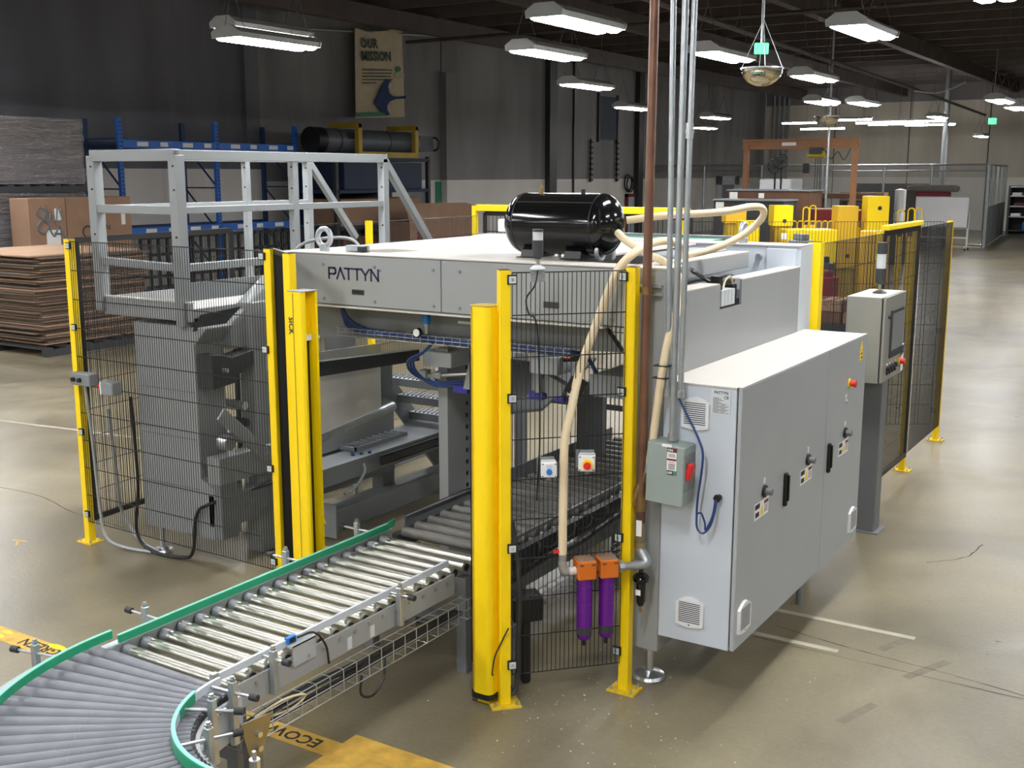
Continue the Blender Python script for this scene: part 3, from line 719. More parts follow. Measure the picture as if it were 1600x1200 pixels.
# gantry crane
t = thing('gantry_crane', 'orange-brown steel gantry crane standing in front of the cage', 'crane', (-8.8, 27, 0))
part('beam', B().box(-10.25, -7.4, 26.95, 27.05, 3.19, 3.23).box(-10.25, -7.4, 26.985, 27.015, 3.23, 3.39).box(-10.25, -7.4, 26.95, 27.05, 3.39, 3.43), 'crane_orange', t)
for x in (-10.15, -7.5):
    part('leg', B().box(x - 0.06, x + 0.06, 26.94, 27.06, 0.0, 3.3), 'crane_orange', t)
    part('foot', B().bar((x, 26.2, 0.06), (x, 27.8, 0.06), 0.1, 0.12), 'crane_orange', t)
part('name_plate', B().box(-9.25, -8.9, 26.94, 26.95, 3.27, 3.35), 'paper', t)
t = thing('chain_hoist', 'dark electric chain hoist with hanging chains on the gantry crane', 'hoist', (-8.35, 27, 2.9))
part('trolley', B().cbox((-8.4, 26.98, 3.14), (0.3, 0.22, 0.16)), 'charcoal', t)
part('motor', B().cyl((-8.6, 26.98, 3.06), (-8.2, 26.98, 3.06), 0.09, 14), 'yellow_dull', t, True)
part('pendant', B().box(-8.7, -8.56, 26.9, 27.0, 2.62, 2.85), 'black', t)
b = B()
for x in (-8.42, -8.36, -8.3): b.tube([(x, 26.98, 3.0), (x, 26.98, 1.6)], 0.01, 4)
b.tube(smooth_path([(-8.2, 26.98, 3.15), (-8.05, 26.98, 2.95), (-7.9, 26.98, 3.12), (-7.75, 26.98, 2.93), (-7.6, 26.98, 3.18)], 5), 0.012, 5)
part('chain', b, 'charcoal', t)
# fans
for (x, y, z, lb) in ((-9.35, 27.2, 2.9, 'round black pedestal fan beside the crane leg, right one'), (-9.75, 27.9, 2.8, 'round black pedestal fan facing away, left one')):
    t = thing('pedestal_fan', lb, 'fan', (x, y, 0), 'pedestal fans')
    part('guard', B().ring((x, y, z), 0.17, 0.012, 'Y').ring((x, y, z), 0.11, 0.006, 'Y').ring((x, y, z), 0.06, 0.006, 'Y'), 'black', t, True)
    b = B()
    for k in range(5): b.cbox((x + 0.08 * math.cos(k * 1.2566), y, z + 0.08 * math.sin(k * 1.2566)), (0.14, 0.01, 0.07), ry=-k * 1.2566)
    part('blades', b, 'charcoal', t)
    part('hub', B().cyl((x, y - 0.05, z), (x, y + 0.12, z), 0.05, 12), 'black', t, True)
    part('pole', B().cyl((x, y + 0.08, 0.03), (x, y + 0.08, z), 0.025, 8), 'black', t, True)
    part('base', B().cyl((x, y + 0.08, 0), (x, y + 0.08, 0.03), 0.25, 16), 'black', t)
one('wrapped_white_stack', B().box(-11.0, -10.1, 30.3, 31.3, 0.0, 2.47), 'white_plastic', 'tall white wrapped stack behind the crane leg', 'stack', bevel=0.03)
# dark benches with papers
for (x0, x1, y, h, lb) in ((-9.9, -7.95, 25.2, 2.22, 'taller dark brown panelled crate with paper notes'), (-9.75, -8.15, 24.0, 2.02, 'lower dark grey panelled crate with paper notes in front of the taller one')):
    t = thing('dark_crate', lb, 'crate', ((x0 + x1) / 2, y, 0), 'dark crates')
    part('box', B().box(x0, x1, y, y + 0.9, 0, h), 'wood_dark' if h > 2.1 else 'charcoal', t, bevel=0.01)
    part('lid', B().box(x0 - 0.03, x1 + 0.03, y - 0.03, y + 0.93, h, h + 0.03), 'grey_mid', t)
    part('paper_note', B().box(x0 + 0.05, x0 + 0.24, y - 0.008, y, h - 0.3, h - 0.03), 'paper', t)
    part('paper_note', B().box(x0 + 0.75, x0 + 0.88, y - 0.008, y, h - 0.16, h - 0.05), 'paper', t)
one('brown_bench', B().box(-9.6, -7.9, 30.6, 31.4, 1.95, 2.08).box(-9.5, -9.4, 30.7, 31.3, 0, 1.95).box(-8.1, -8.0, 30.7, 31.3, 0, 1.95), 'wood_dark', 'long brown bench top in front of the black sheet', 'bench')
t = thing('brown_block_shelf', 'brown block-fronted bench under the cage right of the crane', 'bench', (-8.95, 33.4, 0))
for k in range(4): part('block', B().box(-9.6 + k * 0.32, -9.3 + k * 0.32, 33.2, 33.7, 1.85, 2.08), 'cardboard', t)
part('frame', B().box(-9.6, -8.3, 33.2, 33.7, 1.8, 1.85).box(-9.6, -9.5, 33.2, 33.7, 0, 1.8).box(-8.4, -8.3, 33.2, 33.7, 0, 1.8).box(-9.6, -8.3, 33.25, 33.3, 0.9, 1.0), 'charcoal', t)
one('white_drum', B().lathe([(0, 0), (0.16, 0), (0.16, 0.55), (0.13, 0.6), (0.16, 0.63), (0.16, 1.2), (0.0, 1.24)], (-8.05, 33.9, 0.95), 'Z', 16), 'white_plastic', 'stack of two white drums beside the brown block bench', 'drum', smooth=True)
one('drum_plinth', B().box(-8.25, -7.85, 33.7, 34.1, 0, 0.95), 'charcoal', 'dark plinth carrying the two white drums', 'plinth', bevel=0.02)
t = thing('red_trimmed_cart', 'red cart with a brown load on top behind the whiteboard', 'cart', (-8.95, 42.4, 0))
part('tub', B().box(-9.5, -8.4, 42.1, 42.8, 1.4, 1.98), 'red_dark', t, bevel=0.03)
part('load', B().cbox((-8.95, 42.4, 2.1), (1.7, 0.6, 0.24)), 'cardboard_grey', t, bevel=0.06)
part('frame', B().box(-9.5, -9.4, 42.1, 42.8, 0, 1.4).box(-8.5, -8.4, 42.1, 42.8, 0, 1.4), 'charcoal', t)
# grey hall columns and conduits in the distance
for (x, y, r, lb) in ((-7.9, 26.2, 0.028, 'thin grey post behind the far dome mirror'), (-9.3, 45.5, 0.1, 'pale round column beyond the cage right of the crane'), (-6.0, 50.0, 0.06, 'bright vertical conduit at the far right'), (-5.6, 52.5, 0.09, 'dark vertical column at the far right')):
    one('hall_column', B().cyl((x, y, 0), (x, y, 7.0), r, 10), 'galv' if r < 0.09 else 'grey_mid', lb, 'column', 'slender hall columns', smooth=True)
b = B()
for k in range(4): b.cyl((-19.9 + k * 0.25, 56.6, 0), (-19.9 + k * 0.25, 56.6, 7), 0.06, 8)
one('conduit_bundle', b, 'grey_mid', 'bundle of grey vertical pipes in the far left corner of the hall', 'pipes', smooth=True)
# yellow fabricated bins with hoops
def hoop(b, x, y, z, w_, h, r=0.018, rz=0.0):
    c, s_ = math.cos(rz), math.sin(rz); pts = [(-w_ / 2, 0)] + [(-w_ / 2, h - w_ / 2)] + [(w_ / 2 * math.cos(PI - k * PI / 8), h - w_ / 2 + w_ / 2 * math.sin(k * PI / 8)) for k in range(9)] + [(w_ / 2, 0)]
    b.tube([(x + u * c, y + u * s_, z + v) for u, v in pts], r, 6)
def ybox(name, x, y, wx, wy, z0, z1, m_, label, rz=0.55, bolt=None):
    t = thing(name, label, 'yellow unit', (x, y, 0), 'yellow fabricated units')
    part('casing', B().cbox((x, y, (z0 + z1) / 2), (wx, wy, z1 - z0), rz=rz), m_, t, bevel=0.008)
    part('stand', B().cbox((x, y, z0 / 2), (wx * 0.8, wy * 0.8, z0), rz=rz), 'yellow_dull', t)
    if bolt:
        c = Vector((x, y, z0 + (z1 - z0) * bolt)) + Matrix.Rotation(rz, 3, 'Z') @ Vector((0.02, -wy / 2 - 0.004, 0))
        part('round_mark', B().cyl(c, c + Matrix.Rotation(rz, 3, 'Z') @ Vector((0, 0.006, 0)), 0.035, 12), 'ink_dark', t)
    return t
ybox('yellow_bin', -6.32, 18.5, 0.32, 0.42, 1.75, 2.09, 'yellow', 'yellow box on a lower yellow unit, directly above the eyebolt ring', bolt=0.25)
ybox('yellow_cabinet', -5.42, 19.1, 0.34, 0.4, 1.05, 2.08, 'yellow_tan', 'dull yellow upright cabinet left of the bright tall one', bolt=0.2)
ybox('yellow_cabinet', -5.0, 19.4, 0.36, 0.34, 1.45, 2.24, 'yellow', 'bright yellow tall upright cabinet, upper half of a stacked pair', bolt=0.75)
ybox('yellow_bin', -6.95, 18.0, 0.34, 0.4, 1.8, 2.06, 'yellow_tan', 'small yellow housing with red print behind the beige hose loop')
ybox('yellow_bin', -6.55, 17.6, 0.3, 0.4, 1.2, 1.86, 'yellow', 'yellow open-fronted bin left of the eyebolt ring', bolt=0.3)
ybox('yellow_cabinet', -3.93, 15.3, 0.36, 0.36, 0.1, 1.86, 'yellow_tan', 'large tan-yellow cabinet seen through the right wire fence', rz=0.3)
t = ybox('yellow_table', -5.75, 18.2, 0.8, 0.6, 1.2, 1.72, 'yellow', 'wide bright yellow unit with paper notices between the tall yellow cabinets')
part('paper_note', B().cbox((-5.98, 17.72, 1.62), (0.1, 0.006, 0.1), rz=0.55), 'paper', t)
part('paper_note', B().cbox((-5.98, 17.72, 1.45), (0.12, 0.006, 0.12), rz=0.55), 'paper', t)
part('paper_note', B().cbox((-5.75, 17.86, 1.42), (0.12, 0.006, 0.14), rz=0.55), 'cardboard_pale', t)
hs = [(-6.05, 19.0, 1.75, 0.1, 0.3), (-5.95, 19.05, 1.75, 0.1, 0.33), (-5.3, 19.6, 1.7, 0.1, 0.3), (-5.2, 19.65, 1.7, 0.1, 0.3), (-4.7, 19.9, 1.55, 0.11, 0.45), (-4.55, 20.0, 1.55, 0.11, 0.48), (-4.43, 20.0, 1.55, 0.11, 0.48)] + [(-6.2 + k * 0.09, 18.85 + k * 0.05, 1.66, 0.1, 0.16) for k in range(7)]
for k, (x, y, z, w_, h) in enumerate(hs):
    b = B(); hoop(b, x, y, z, w_, h, 0.011, 0.55); b.cbox((x, y, z / 2), (0.09, 0.09, z))
    one('yellow_hoop', b, 'yellow', 'yellow hoop-handled stand among the yellow units behind the machine', 'hoop', 'yellow hoop stands', smooth=False)
t = thing('cardboard_box', 'red and white printed carton behind the yellow hoops', 'box', (-6.3, 21, 0), 'tall cardboard boxes')
part('carton', B().cbox((-6.3, 21.5, 0.98), (0.85, 0.5, 1.96), rz=0.5), 'cardboard', t, bevel=0.01)
part('red_band', B().cbox((-6.3, 21.5, 1.84), (0.87, 0.52, 0.2), rz=0.5), 'red_dark', t)
# pallet stack seen between machine and fence post
for k in range(7): pallet(-6.1, -4.9, 15.3, 16.3, k * 0.145, 'pale wooden pallet in the stack behind the machine right corner', 'wood', 'stacked pale pallets')
one('dark_bench', B().box(-4.5, -3.3, 12.8, 13.5, 0.82, 0.9).box(-4.45, -4.35, 12.85, 13.45, 0, 0.82).box(-3.45, -3.35, 12.85, 13.45, 0, 0.82).box(-4.45, -3.35, 13.0, 13.2, 0.3, 0.4), 'charcoal', 'low dark metal bench behind the right wire fence', 'bench')
for k in range(4):
    for j in range(2): one('small_carton', B().box(-4.4 + k * 0.26, -4.17 + k * 0.26, 12.9, 13.3, 0.9 + j * 0.14, 1.035 + j * 0.14), 'cardboard' if (k + j) % 2 else 'wood_dark', 'small brown carton stacked on the dark bench behind the right wire fence', 'carton', 'cartons on the dark bench', bevel=0.006)
for k, (x, y, h, m_) in enumerate(((-4.3, 14.2, 1.5, 'charcoal'), (-4.7, 14.6, 1.75, 'grey_dark'), (-4.15, 13.9, 1.35, 'red_dark'), (-4.75, 13.9, 1.25, 'wood_dark'))):
    one('tool_trolley', B().cbox((x, y, h / 2), (0.3, 0.3, h), rz=0.4).cbox((x, y, h + 0.04), (0.12, 0.2, 0.08), rz=0.9), m_, ['dark', 'tall grey', 'dull red', 'brown'][k] + ' machine housing standing beyond the bench behind the right fence', 'housing', 'housings behind the right fence', bevel=0.01)
# ------------------------------------------------------------------ wire fence
def wires(b, p, q, z0, z1, sp=0.022, rows=11, r=0.0021, hr=0.002):
    p, q = Vector((*p, 0)), Vector((*q, 0)); L_ = (q - p).length; d = (q - p) / L_; n = int(L_ / sp)
    for k in range(n + 1):
        c = p + d * (k * L_ / n); b.tube([(c.x, c.y, z0), (c.x, c.y, z1)], r, 4)
    nr = Vector((-d.y, d.x, 0)) * 0.004
    for k in range(rows):
        z = z0 + (z1 - z0) * k / (rows - 1); b.tube([(p.x + nr.x, p.y + nr.y, z), (q.x + nr.x, q.y + nr.y, z)], hr, 4)
def panel(p, q, label, z0=0.16, z1=2.15, frame=0.0, rows=11, sp=0.022, r=0.0021, nm='mesh_panel'):
    t = thing(nm, label, 'fence panel', ((p[0] + q[0]) / 2, (p[1] + q[1]) / 2, z0), 'black wire mesh fence panels')
    b = B(); wires(b, p, q, z0, z1, sp, rows, r, r * 1.25)
    o = part('wire_grid', b, 'black_wire', t); o['kind'] = 'stuff'
    if frame:
        for a, c in (((*p, z0), (*q, z0)), ((*p, z1), (*q, z1)), ((*p, z0), (*p, z1)), ((*q, z0), (*q, z1))): part('frame_bar', B().bar(a, c, 0.02, frame), 'black', t)
    return t
def post(x, y, label, rz=0.0, h=2.165, clips=(2.12, 1.56, 0.82, 0.22), cdir=None, m_='yellow', wdt=0.055, sides=(1,)):
    t = thing('fence_post', label, 'post', (x, y, 0), 'yellow fence posts')
    R = Matrix.Rotation(rz, 3, 'Z')
    part('tube', B().cbox((x, y, h / 2 + 0.004), (wdt, wdt, h - 0.008), rz=rz), m_, t, bevel=0.004)
    part('top_cap', B().cbox((x, y, h - 0.003), (wdt * 0.97, wdt * 0.97, 0.006), rz=rz), 'yellow_dull', t)
    bp = part('base_plate', B().cbox((x, y, 0.005), (0.15, 0.12, 0.01), rz=rz), 'yellow_worn', t)
    for a, c in ((-0.055, -0.042), (0.055, -0.042), (0.055, 0.042), (-0.055, 0.042)):
        v = R @ Vector((a, c, 0)); part('anchor_bolt', B().cyl((x + v.x, y + v.y, 0.01), (x + v.x, y + v.y, 0.022), 0.009, 6).cyl((x + v.x, y + v.y, 0.022), (x + v.x, y + v.y, 0.032), 0.005, 6), 'steel', bp)
    for s in sides:
        for z in clips:
            v = R @ Vector((s * (wdt / 2 + 0.004), -wdt / 2 - 0.006, 0))
            c = part('clip', B().cbox((x + v.x, y + v.y, z), (0.045, 0.014, 0.045), rz=rz), 'black', t)
            v2 = R @ Vector((s * (wdt / 2 + 0.004), -wdt / 2 - 0.015, 0))
            part('clip_plate', B().cbox((x + v2.x, y + v2.y, z), (0.033, 0.006, 0.033), rz=rz), 'silver_label', c)
            v3 = R @ Vector((s * (wdt / 2 + 0.004), -wdt / 2 - 0.02, 0))
            part('screw', B().cyl((x + v3.x, y + v3.y, z), (x + v3.x + (R @ Vector((0, 0.006, 0))).x, y + v3.y + (R @ Vector((0, 0.006, 0))).y, z), 0.008, 8), 'steel', c)
    return t
P1, P2 = (-2.817, 4.411), (-2.379, 4.871)
ang = math.atan2(P2[1] - P1[1], P2[0] - P1[0])
post(*P1, 'yellow fence post in front beside the right light curtain column', ang)
post(*P2, 'yellow fence post in front of the grey machine corner, left of the copper pipe', 0.0, sides=(-1,))
dv = Vector((math.cos(ang), math.sin(ang)))
nv = Vector((math.sin(ang), -math.cos(ang)))
pa = Vector(P1) + dv * 0.035 - nv * 0.0; pb = Vector(P2) - dv * 0.04
panel(tuple(pa + nv * 0.02), tuple(pb + nv * 0.02), 'narrow wire mesh panel between the two front yellow posts', sp=0.0218, r=0.0023)
PL, P2L, P1L = (-6.70, 4.96), (-4.80, 4.93), (-4.42, 4.69)
post(*PL, 'yellow fence post at the far left corner of the machine guarding', 0.0)
post(*P2L, 'yellow fence post at the right end of the left mesh fence', 0.0, sides=(-1,))
post(*P1L, 'yellow fence post directly behind the left light curtain column', 0.0, sides=())
panel((-6.67, 4.935), (-4.83, 4.905), 'wide wire mesh panel in front of the left machine unit', r=0.0026)
panel((-4.772, 4.945), (-4.452, 4.715), 'edge-on wire mesh panel beside the left light curtain column', sp=0.012, r=0.003, frame=0.03)
# left return, rear and right runs
panel((-6.72, 5.02), (-6.85, 6.6), 'black framed mesh door at the left side of the machine', frame=0.04, nm='mesh_door', sp=0.03)
panel((-6.86, 6.7), (-6.98, 8.4), 'wire mesh panel at the left rear behind the guard rail', sp=0.03)
post(-6.93, 8.46, 'yellow post at the rear left seen between the guard rail braces', 0, sides=())
panel((-6.9, 8.5), (-7.0, 10.4), 'wire mesh panel behind the guard rail in front of the brown box', sp=0.03)
post(-7.05, 10.45, 'left yellow post of the rear gate frame', 0, 2.26, sides=())
t = thing('rear_gate', 'yellow overhead bar of the rear gate behind the machine roof', 'gate', (-5.9, 10.5, 2.2))
part('top_bar', B().box(-7.02, -4.5, 10.42, 10.5, 2.2, 2.27), 'yellow', t, bevel=0.005)
panel((-6.95, 10.5), (-4.5, 10.5), 'black framed mesh gate under the yellow rear bar', z1=2.18, frame=0.06, sp=0.05, r=0.004)
post(-4.42, 10.1, 'yellow post behind the beige hose loop at the rear', 0, sides=())
panel((-4.36, 10.15), (-3.2, 10.85), 'wire mesh panel at the rear right of the yellow post', sp=0.03)
panel((-3.18, 10.88), (-2.3, 11.45), 'wire mesh panel closing the rear right corner', sp=0.03)
post(-2.255, 7.33, 'broad yellow post behind the machine right rear corner', 0, sides=(), wdt=0.085)
post(-2.24, 10.1, 'yellow post in the middle of the right mesh fence', 0, clips=(2.1, 1.3, 0.6), sides=())
post(-2.24, 11.47, 'yellow post at the far end of the right mesh fence', 0, clips=(2.12, 1.1, 0.3), sides=(-1,))
panel((-2.23, 7.4), (-2.22, 8.9), 'wire mesh panel of the right fence nearest the machine', r=0.002)
panel((-2.22, 8.95), (-2.21, 10.05), 'black framed mesh door in the right fence behind the operator panel', frame=0.04, nm='mesh_door', r=0.002)
panel((-2.21, 10.15), (-2.21, 11.42), 'wire mesh panel at the far end of the right fence', r=0.002)
t = thing('gate_bar', 'yellow header bar over the mesh door in the right fence', 'gate', (-2.215, 9.5, 2.17))
part('bar', B().box(-2.25, -2.19, 8.95, 10.1, 2.172, 2.21), 'yellow', t, bevel=0.004)
post(-2.25, 8.92, 'slim yellow post between the first two right fence panels', 0, sides=(), wdt=0.045)

# ------------------------------------------------------------------ light curtain columns
t = thing('light_curtain', 'right yellow light curtain column beside the front post', 'light curtain', (-2.92, 4.41, 0), 'light curtain columns')
def rrect(cx, cy, wx, wy, r, n=4):
    out = []
    for (sx, sy, a0) in ((1, 1, 0), (-1, 1, PI / 2), (-1, -1, PI), (1, -1, 1.5 * PI)):
        for k in range(n + 1): a = a0 + k * PI / 2 / n; out.append((cx + sx * (wx / 2 - r) + r * math.cos(a), cy + sy * (wy / 2 - r) + r * math.sin(a)))
    return out
part('housing', B().prism(rrect(-2.91, 4.40, 0.113, 0.12, 0.03), 'Z', 0.06, 1.99), 'yellow', t, True)
part('seam', B().box(-2.955, -2.951, 4.338, 4.342, 0.07, 1.985), 'yellow_dull', t)
part('top_lid', B().prism(rrect(-2.915, 4.40, 0.12, 0.115, 0.03), 'Z', 1.99, 1.996), 'yellow_dull', t)
part('base_cap', B().prism(rrect(-2.915, 4.40, 0.127, 0.122, 0.03), 'Z', 0.03, 0.06), 'black', t, True)
part('mount_foot', B().box(-2.95, -2.88, 4.37, 4.43, 0.0, 0.03), 'yellow_worn', t)
part('mirror_slot', B().box(-2.985, -2.977, 4.37, 4.43, 0.2, 1.8), 'black_gloss', t)
t = thing('light_curtain', 'left yellow light curtain column with an open sensor slot and SICK lettering', 'light curtain', (-4.13, 4.46, 0), 'light curtain columns')
part('housing', B().prism([(-4.20, 4.43), (-4.105, 4.43), (-4.093, 4.44), (-4.093, 4.455), (-4.165, 4.458), (-4.165, 4.528), (-4.093, 4.532), (-4.093, 4.548), (-4.105, 4.555), (-4.20, 4.555)], 'Z', 0.06, 1.985), 'yellow', t)
part('seam', B().box(-4.162, -4.158, 4.427, 4.431, 0.07, 1.98), 'yellow_dull', t)
part('top_lid', B().box(-4.20, -4.093, 4.43, 4.555, 1.985, 1.99), 'grey_mid', t)
part('sensor_strip', B().box(-4.165, -4.135, 4.468, 4.52, 0.5, 1.72), 'black_gloss', t)
part('sensor_edge', B().box(-4.135, -4.13, 4.478, 4.483, 0.5, 1.7), 'copper', t)
part('sensor_cap', B().box(-4.165, -4.12, 4.462, 4.525, 1.72, 1.75), 'silver_label', t)
part('base_cap', B().box(-4.20, -4.09, 4.428, 4.557, 0.0, 0.06), 'black', t)
text('lettering', 'SICK', 0.045, Matrix.Translation((-4.19, 4.428, 1.85)) @ Matrix.Rotation(PI / 2, 4, 'X') @ Matrix.Rotation(-PI / 2, 4, 'Z'), 'ink_dark', t, 0.0006, bold=0.001)
part('mount_bracket', B().prism([(-4.20, 4.54), (-4.20, 4.58), (-4.40, 4.68), (-4.40, 4.64)], 'Z', 1.5, 1.54), 'galv', t)

# ------------------------------------------------------------------ straight conveyor
t = thing('roller_conveyor', 'straight conveyor with shiny steel rollers leading into the machine', 'conveyor', (-3.45, 3.8, 0))
XL, XR, ZR, RR = -3.808, -3.165, 0.595, 0.031
r0 = None
for k in range(18):
    y = 2.955 + k * 0.1022
    if r0 is None:
        r0 = part('roller', B().lathe([(0.012, XL - y * 0), (RR, XL + 0.004), (RR, XR - 0.006), (0.022, XR), (0.012, XR)], (0, y, ZR), 'X', 18), 'roller', t, True)
        e0 = part('end_sleeve', B().cyl((XL - 0.002, y, ZR), (XL + 0.05, y, ZR), RR + 0.0008, 18), 'roller_end', r0, True)
        e1 = part('end_hub', B().cyl((XR - 0.002, y, ZR), (XR + 0.004, y, ZR), 0.02, 14), 'black', r0, True)
    else:
        c = copy_tree(r0, t); c.location = (0, y - 2.955, 0)
part('side_frame', B().box(XL - 0.045, XL - 0.005, 2.865, 4.80, 0.52, 0.633), 'grey', t, bevel=0.003)
part('frame_lit_edge', B().box(XL - 0.045, XL - 0.006, 2.865, 4.80, 0.633, 0.638), 'grey_pale', t)  # paler strip along the frame top; its lit look is put into the colour
part('side_frame', B().box(-3.158, -3.146, 2.865, 4.46, 0.495, 0.604), 'machine_grey', t, bevel=0.002)
for k in range(16):
    y = 2.955 + k * 0.1022
    if y < 4.4: part('bolt_head', B().cyl((-3.146, y + 0.0, 0.578), (-3.137, y, 0.578), 0.008, 8), 'steel', t)
part('guide_rail', B().box(-3.776, -3.764, 2.893, 4.70, 0.663, 0.696), 'green', t)
part('guide_rail_edge', B().box(-3.776, -3.763, 2.89, 4.70, 0.696, 0.70), 'green_edge', t)
part('guide_rail', B().prism([(-3.776, 4.70), (-3.764, 4.70), (-3.784, 4.79), (-3.796, 4.79)], 'Z', 0.663, 0.70), 'green', t)
part('guide_rail', B().box(-3.197, -3.183, 2.88, 4.46, 0.637, 0.668), 'grey_pale', t, label='grey guide rail on the near side')
part('guide_clip', B().box(-3.2, -3.18, 2.865, 2.895, 0.63, 0.675), 'galv', t)
def guide_post(par, x, y, ox, oy, z0=0.53, z1=0.735, rl=0.13, zr=0.68):
    # post outside the frame; rod points along (ox, oy) from guide to the knob
    p = part('guide_post', B().cbox((x, y, (z0 + z1) / 2), (0.028, 0.028, z1 - z0)), 'galv', par, bevel=0.003)
    a = Vector((x, y, zr)); d = Vector((ox, oy, 0))
    part('guide_rod', B().cyl(a - d * rl * 0.75, a + d * rl * 0.6, 0.0065, 10), 'steel', p, True)
    part('rod_knob', B().cyl(a + d * rl * 0.6, a + d * (rl * 0.6 + 0.035), 0.014, 12), 'rubber', p, True)
    part('lock_screw', B().cyl((x, y, z1), (x, y, z1 + 0.012), 0.012, 8).cyl((x, y, z1 + 0.012), (x, y, z1 + 0.02), 0.009, 8), 'steel', p)
for y in (3.14, 3.98): guide_post(t, -3.125, y, 1, 0, 0.50, 0.69, 0.09, 0.652)
for y in (3.13, 4.02, 4.58): guide_post(t, -3.885, y, -1, 0, 0.52, 0.72, 0.15)
# sensor bracket
b = part('sensor_bracket', B().box(-3.19, -3.14, 3.27, 3.41, 0.645, 0.65).box(-3.144, -3.14, 3.27, 3.41, 0.56, 0.65), 'grey', t)
part('photo_sensor', B().cbox((-3.18, 3.30, 0.665), (0.02, 0.05, 0.028)), 'blue', b)
part('sensor_face', B().cbox((-3.168, 3.30, 0.665), (0.004, 0.03, 0.018)), 'black', b)
part('sensor_cable', B().tube(smooth_path([(-3.17, 3.33, 0.665), (-3.14, 3.40, 0.67), (-3.12, 3.45, 0.6), (-3.13, 3.48, 0.5)], 5), 0.005, 6), 'black', b)
for y in (3.62, 3.78): part('slot_plate', B().box(-3.146, -3.142, y, y + 0.03, 0.505, 0.56), 'silver_label', t)
# wire cable basket
wb_ = B(); y = 2.9
while y < 4.5:
    wb_.tube([(-3.14, y, 0.468), (-3.08, y, 0.472), (-3.08, y, 0.366), (-3.20, y, 0.366)], 0.0028, 5); y += 0.088
for (x, z) in ((-3.14, 0.468), (-3.08, 0.472), (-3.08, 0.42), (-3.08, 0.368), (-3.14, 0.366), (-3.20, 0.366)): wb_.tube([(x, 2.88, z), (x, 4.52, z)], 0.0025, 5)
o = part('cable_basket', wb_, 'galv', t); o['kind'] = 'stuff'
cb = B()
for k in range(6):
    cb.tube(smooth_path([(-3.18 + 0.012 * k, 2.9, 0.38 + random.uniform(0, .02)), (-3.17 + 0.01 * k, 3.3, 0.385 + random.uniform(0, .05)), (-3.17 + 0.01 * k, 3.8, 0.38 + random.uniform(0, .03)), (-3.18 + .01 * k, 4.5, 0.385)], 6), 0.007, 6)
part('cables', cb, 'black', t, True)
part('cable_loop', B().tube(smooth_path([(-3.12, 3.02, 0.45), (-3.07, 3.14, 0.49), (-3.07, 3.26, 0.46), (-3.09, 3.2, 0.42), (-3.12, 3.06, 0.42)], 6), 0.005, 6), 'hose', t, True)
part('cable_loop', B().tube(smooth_path([(-3.1, 3.66, 0.38), (-3.09, 3.64, 0.3), (-3.09, 3.72, 0.26), (-3.09, 3.8, 0.31), (-3.11, 3.84, 0.39)], 6), 0.006, 6), 'black', t, True)
for y in (2.99, 4.62):
    for x in (-3.20, -3.83): part('support_leg', B().box(x - 0.03, x + 0.03, y - 0.03, y + 0.03, 0, 0.53), 'grey_dark', t)
    part('cross_brace', B().box(-3.80, -3.23, y - 0.02, y + 0.02, 0.25, 0.30), 'grey_dark', t)

# ------------------------------------------------------------------ curved conveyor
CX, CY = -2.64, 2.872
t = thing('curved_conveyor', 'curved conveyor with tapered grey rollers and green guides in the lower left', 'conveyor', (-3.3, 2.2, 0))
def pol(R, a, z): return (CX + R * math.cos(a), CY + R * math.sin(a), z)
rb = 0.0340
c0 = B().cyl((0.455, 0, 0.63 - 0.0125), (1.265, 0, 0.63 - rb), 0.0125, 16, rb)
c0.cyl((1.265, 0, 0.63 - rb), (1.274, 0, 0.63 - rb), rb * 0.85, 16, rb * 0.5)
for k in range(24):
    a = math.radians(180.0 + k * 3.85)
    if k == 0:
        me_o = make('roller', c0, 'roller_cone', None, True)
        base = me_o; base.parent = t; base.location = Vector((CX, CY, 0)) - Vector(OFF[t.name]); base.rotation_euler = (0, 0, a)
        h_ = make('ring_groove', B().cyl((0.86, 0, 0.6068), (0.863, 0, 0.6068), 0.0237, 14), 'grey_mid', None, True); h_.parent = base
    else:
        c = copy_tree(base); c.parent = t; c.location = base.location; c.rotation_euler = (0, 0, a)
def arc_strip(R0, R1, z0, z1, a0, a1, n=40):
    vs = []; 
    for k in range(n + 1):
        a = a0 + (a1 - a0) * k / n; vs += [pol(R0, a, z0), pol(R1, a, z0), pol(R1, a, z1), pol(R0, a, z1)]
    fs = [(0, 1, 2, 3), (4 * n + 3, 4 * n + 2, 4 * n + 1, 4 * n)]
    for k in range(n):
        o_ = 4 * k
        for i in range(4): fs.append((o_ + i, o_ + 4 + i, o_ + 4 + (i + 1) % 4, o_ + (i + 1) % 4))
    return B().add(vs, fs)
A0, A1 = math.radians(178), math.radians(270)
part('outer_frame', arc_strip(1.285, 1.31, 0.52, 0.637, A0, A1), 'grey', t, True)
part('inner_frame', arc_strip(0.425, 0.44, 0.44, 0.605, math.radians(176), A1), 'grey', t, True)
part('outer_guide', arc_strip(1.195, 1.207, 0.660, 0.694, A0, A1), 'green', t, True)
part('outer_guide_edge', arc_strip(1.194, 1.208, 0.694, 0.698, A0, A1), 'green_edge', t, True)
part('inner_guide', arc_strip(0.505, 0.518, 0.640, 0.672, math.radians(180), math.radians(205)), 'grey_pale', t, True)
part('inner_guide', arc_strip(0.502, 0.521, 0.638, 0.676, math.radians(198), math.radians(214)), 'green', t, True)
part('inner_guide', arc_strip(0.505, 0.518, 0.640, 0.672, math.radians(213), math.radians(246)), 'grey_pale', t, True)
part('inner_guide', arc_strip(0.502, 0.521, 0.632, 0.676, math.radians(232), A1), 'green', t, True)
part('inner_guide_edge', arc_strip(0.504, 0.519, 0.676, 0.679, math.radians(196), A1), 'green_edge', t, True)
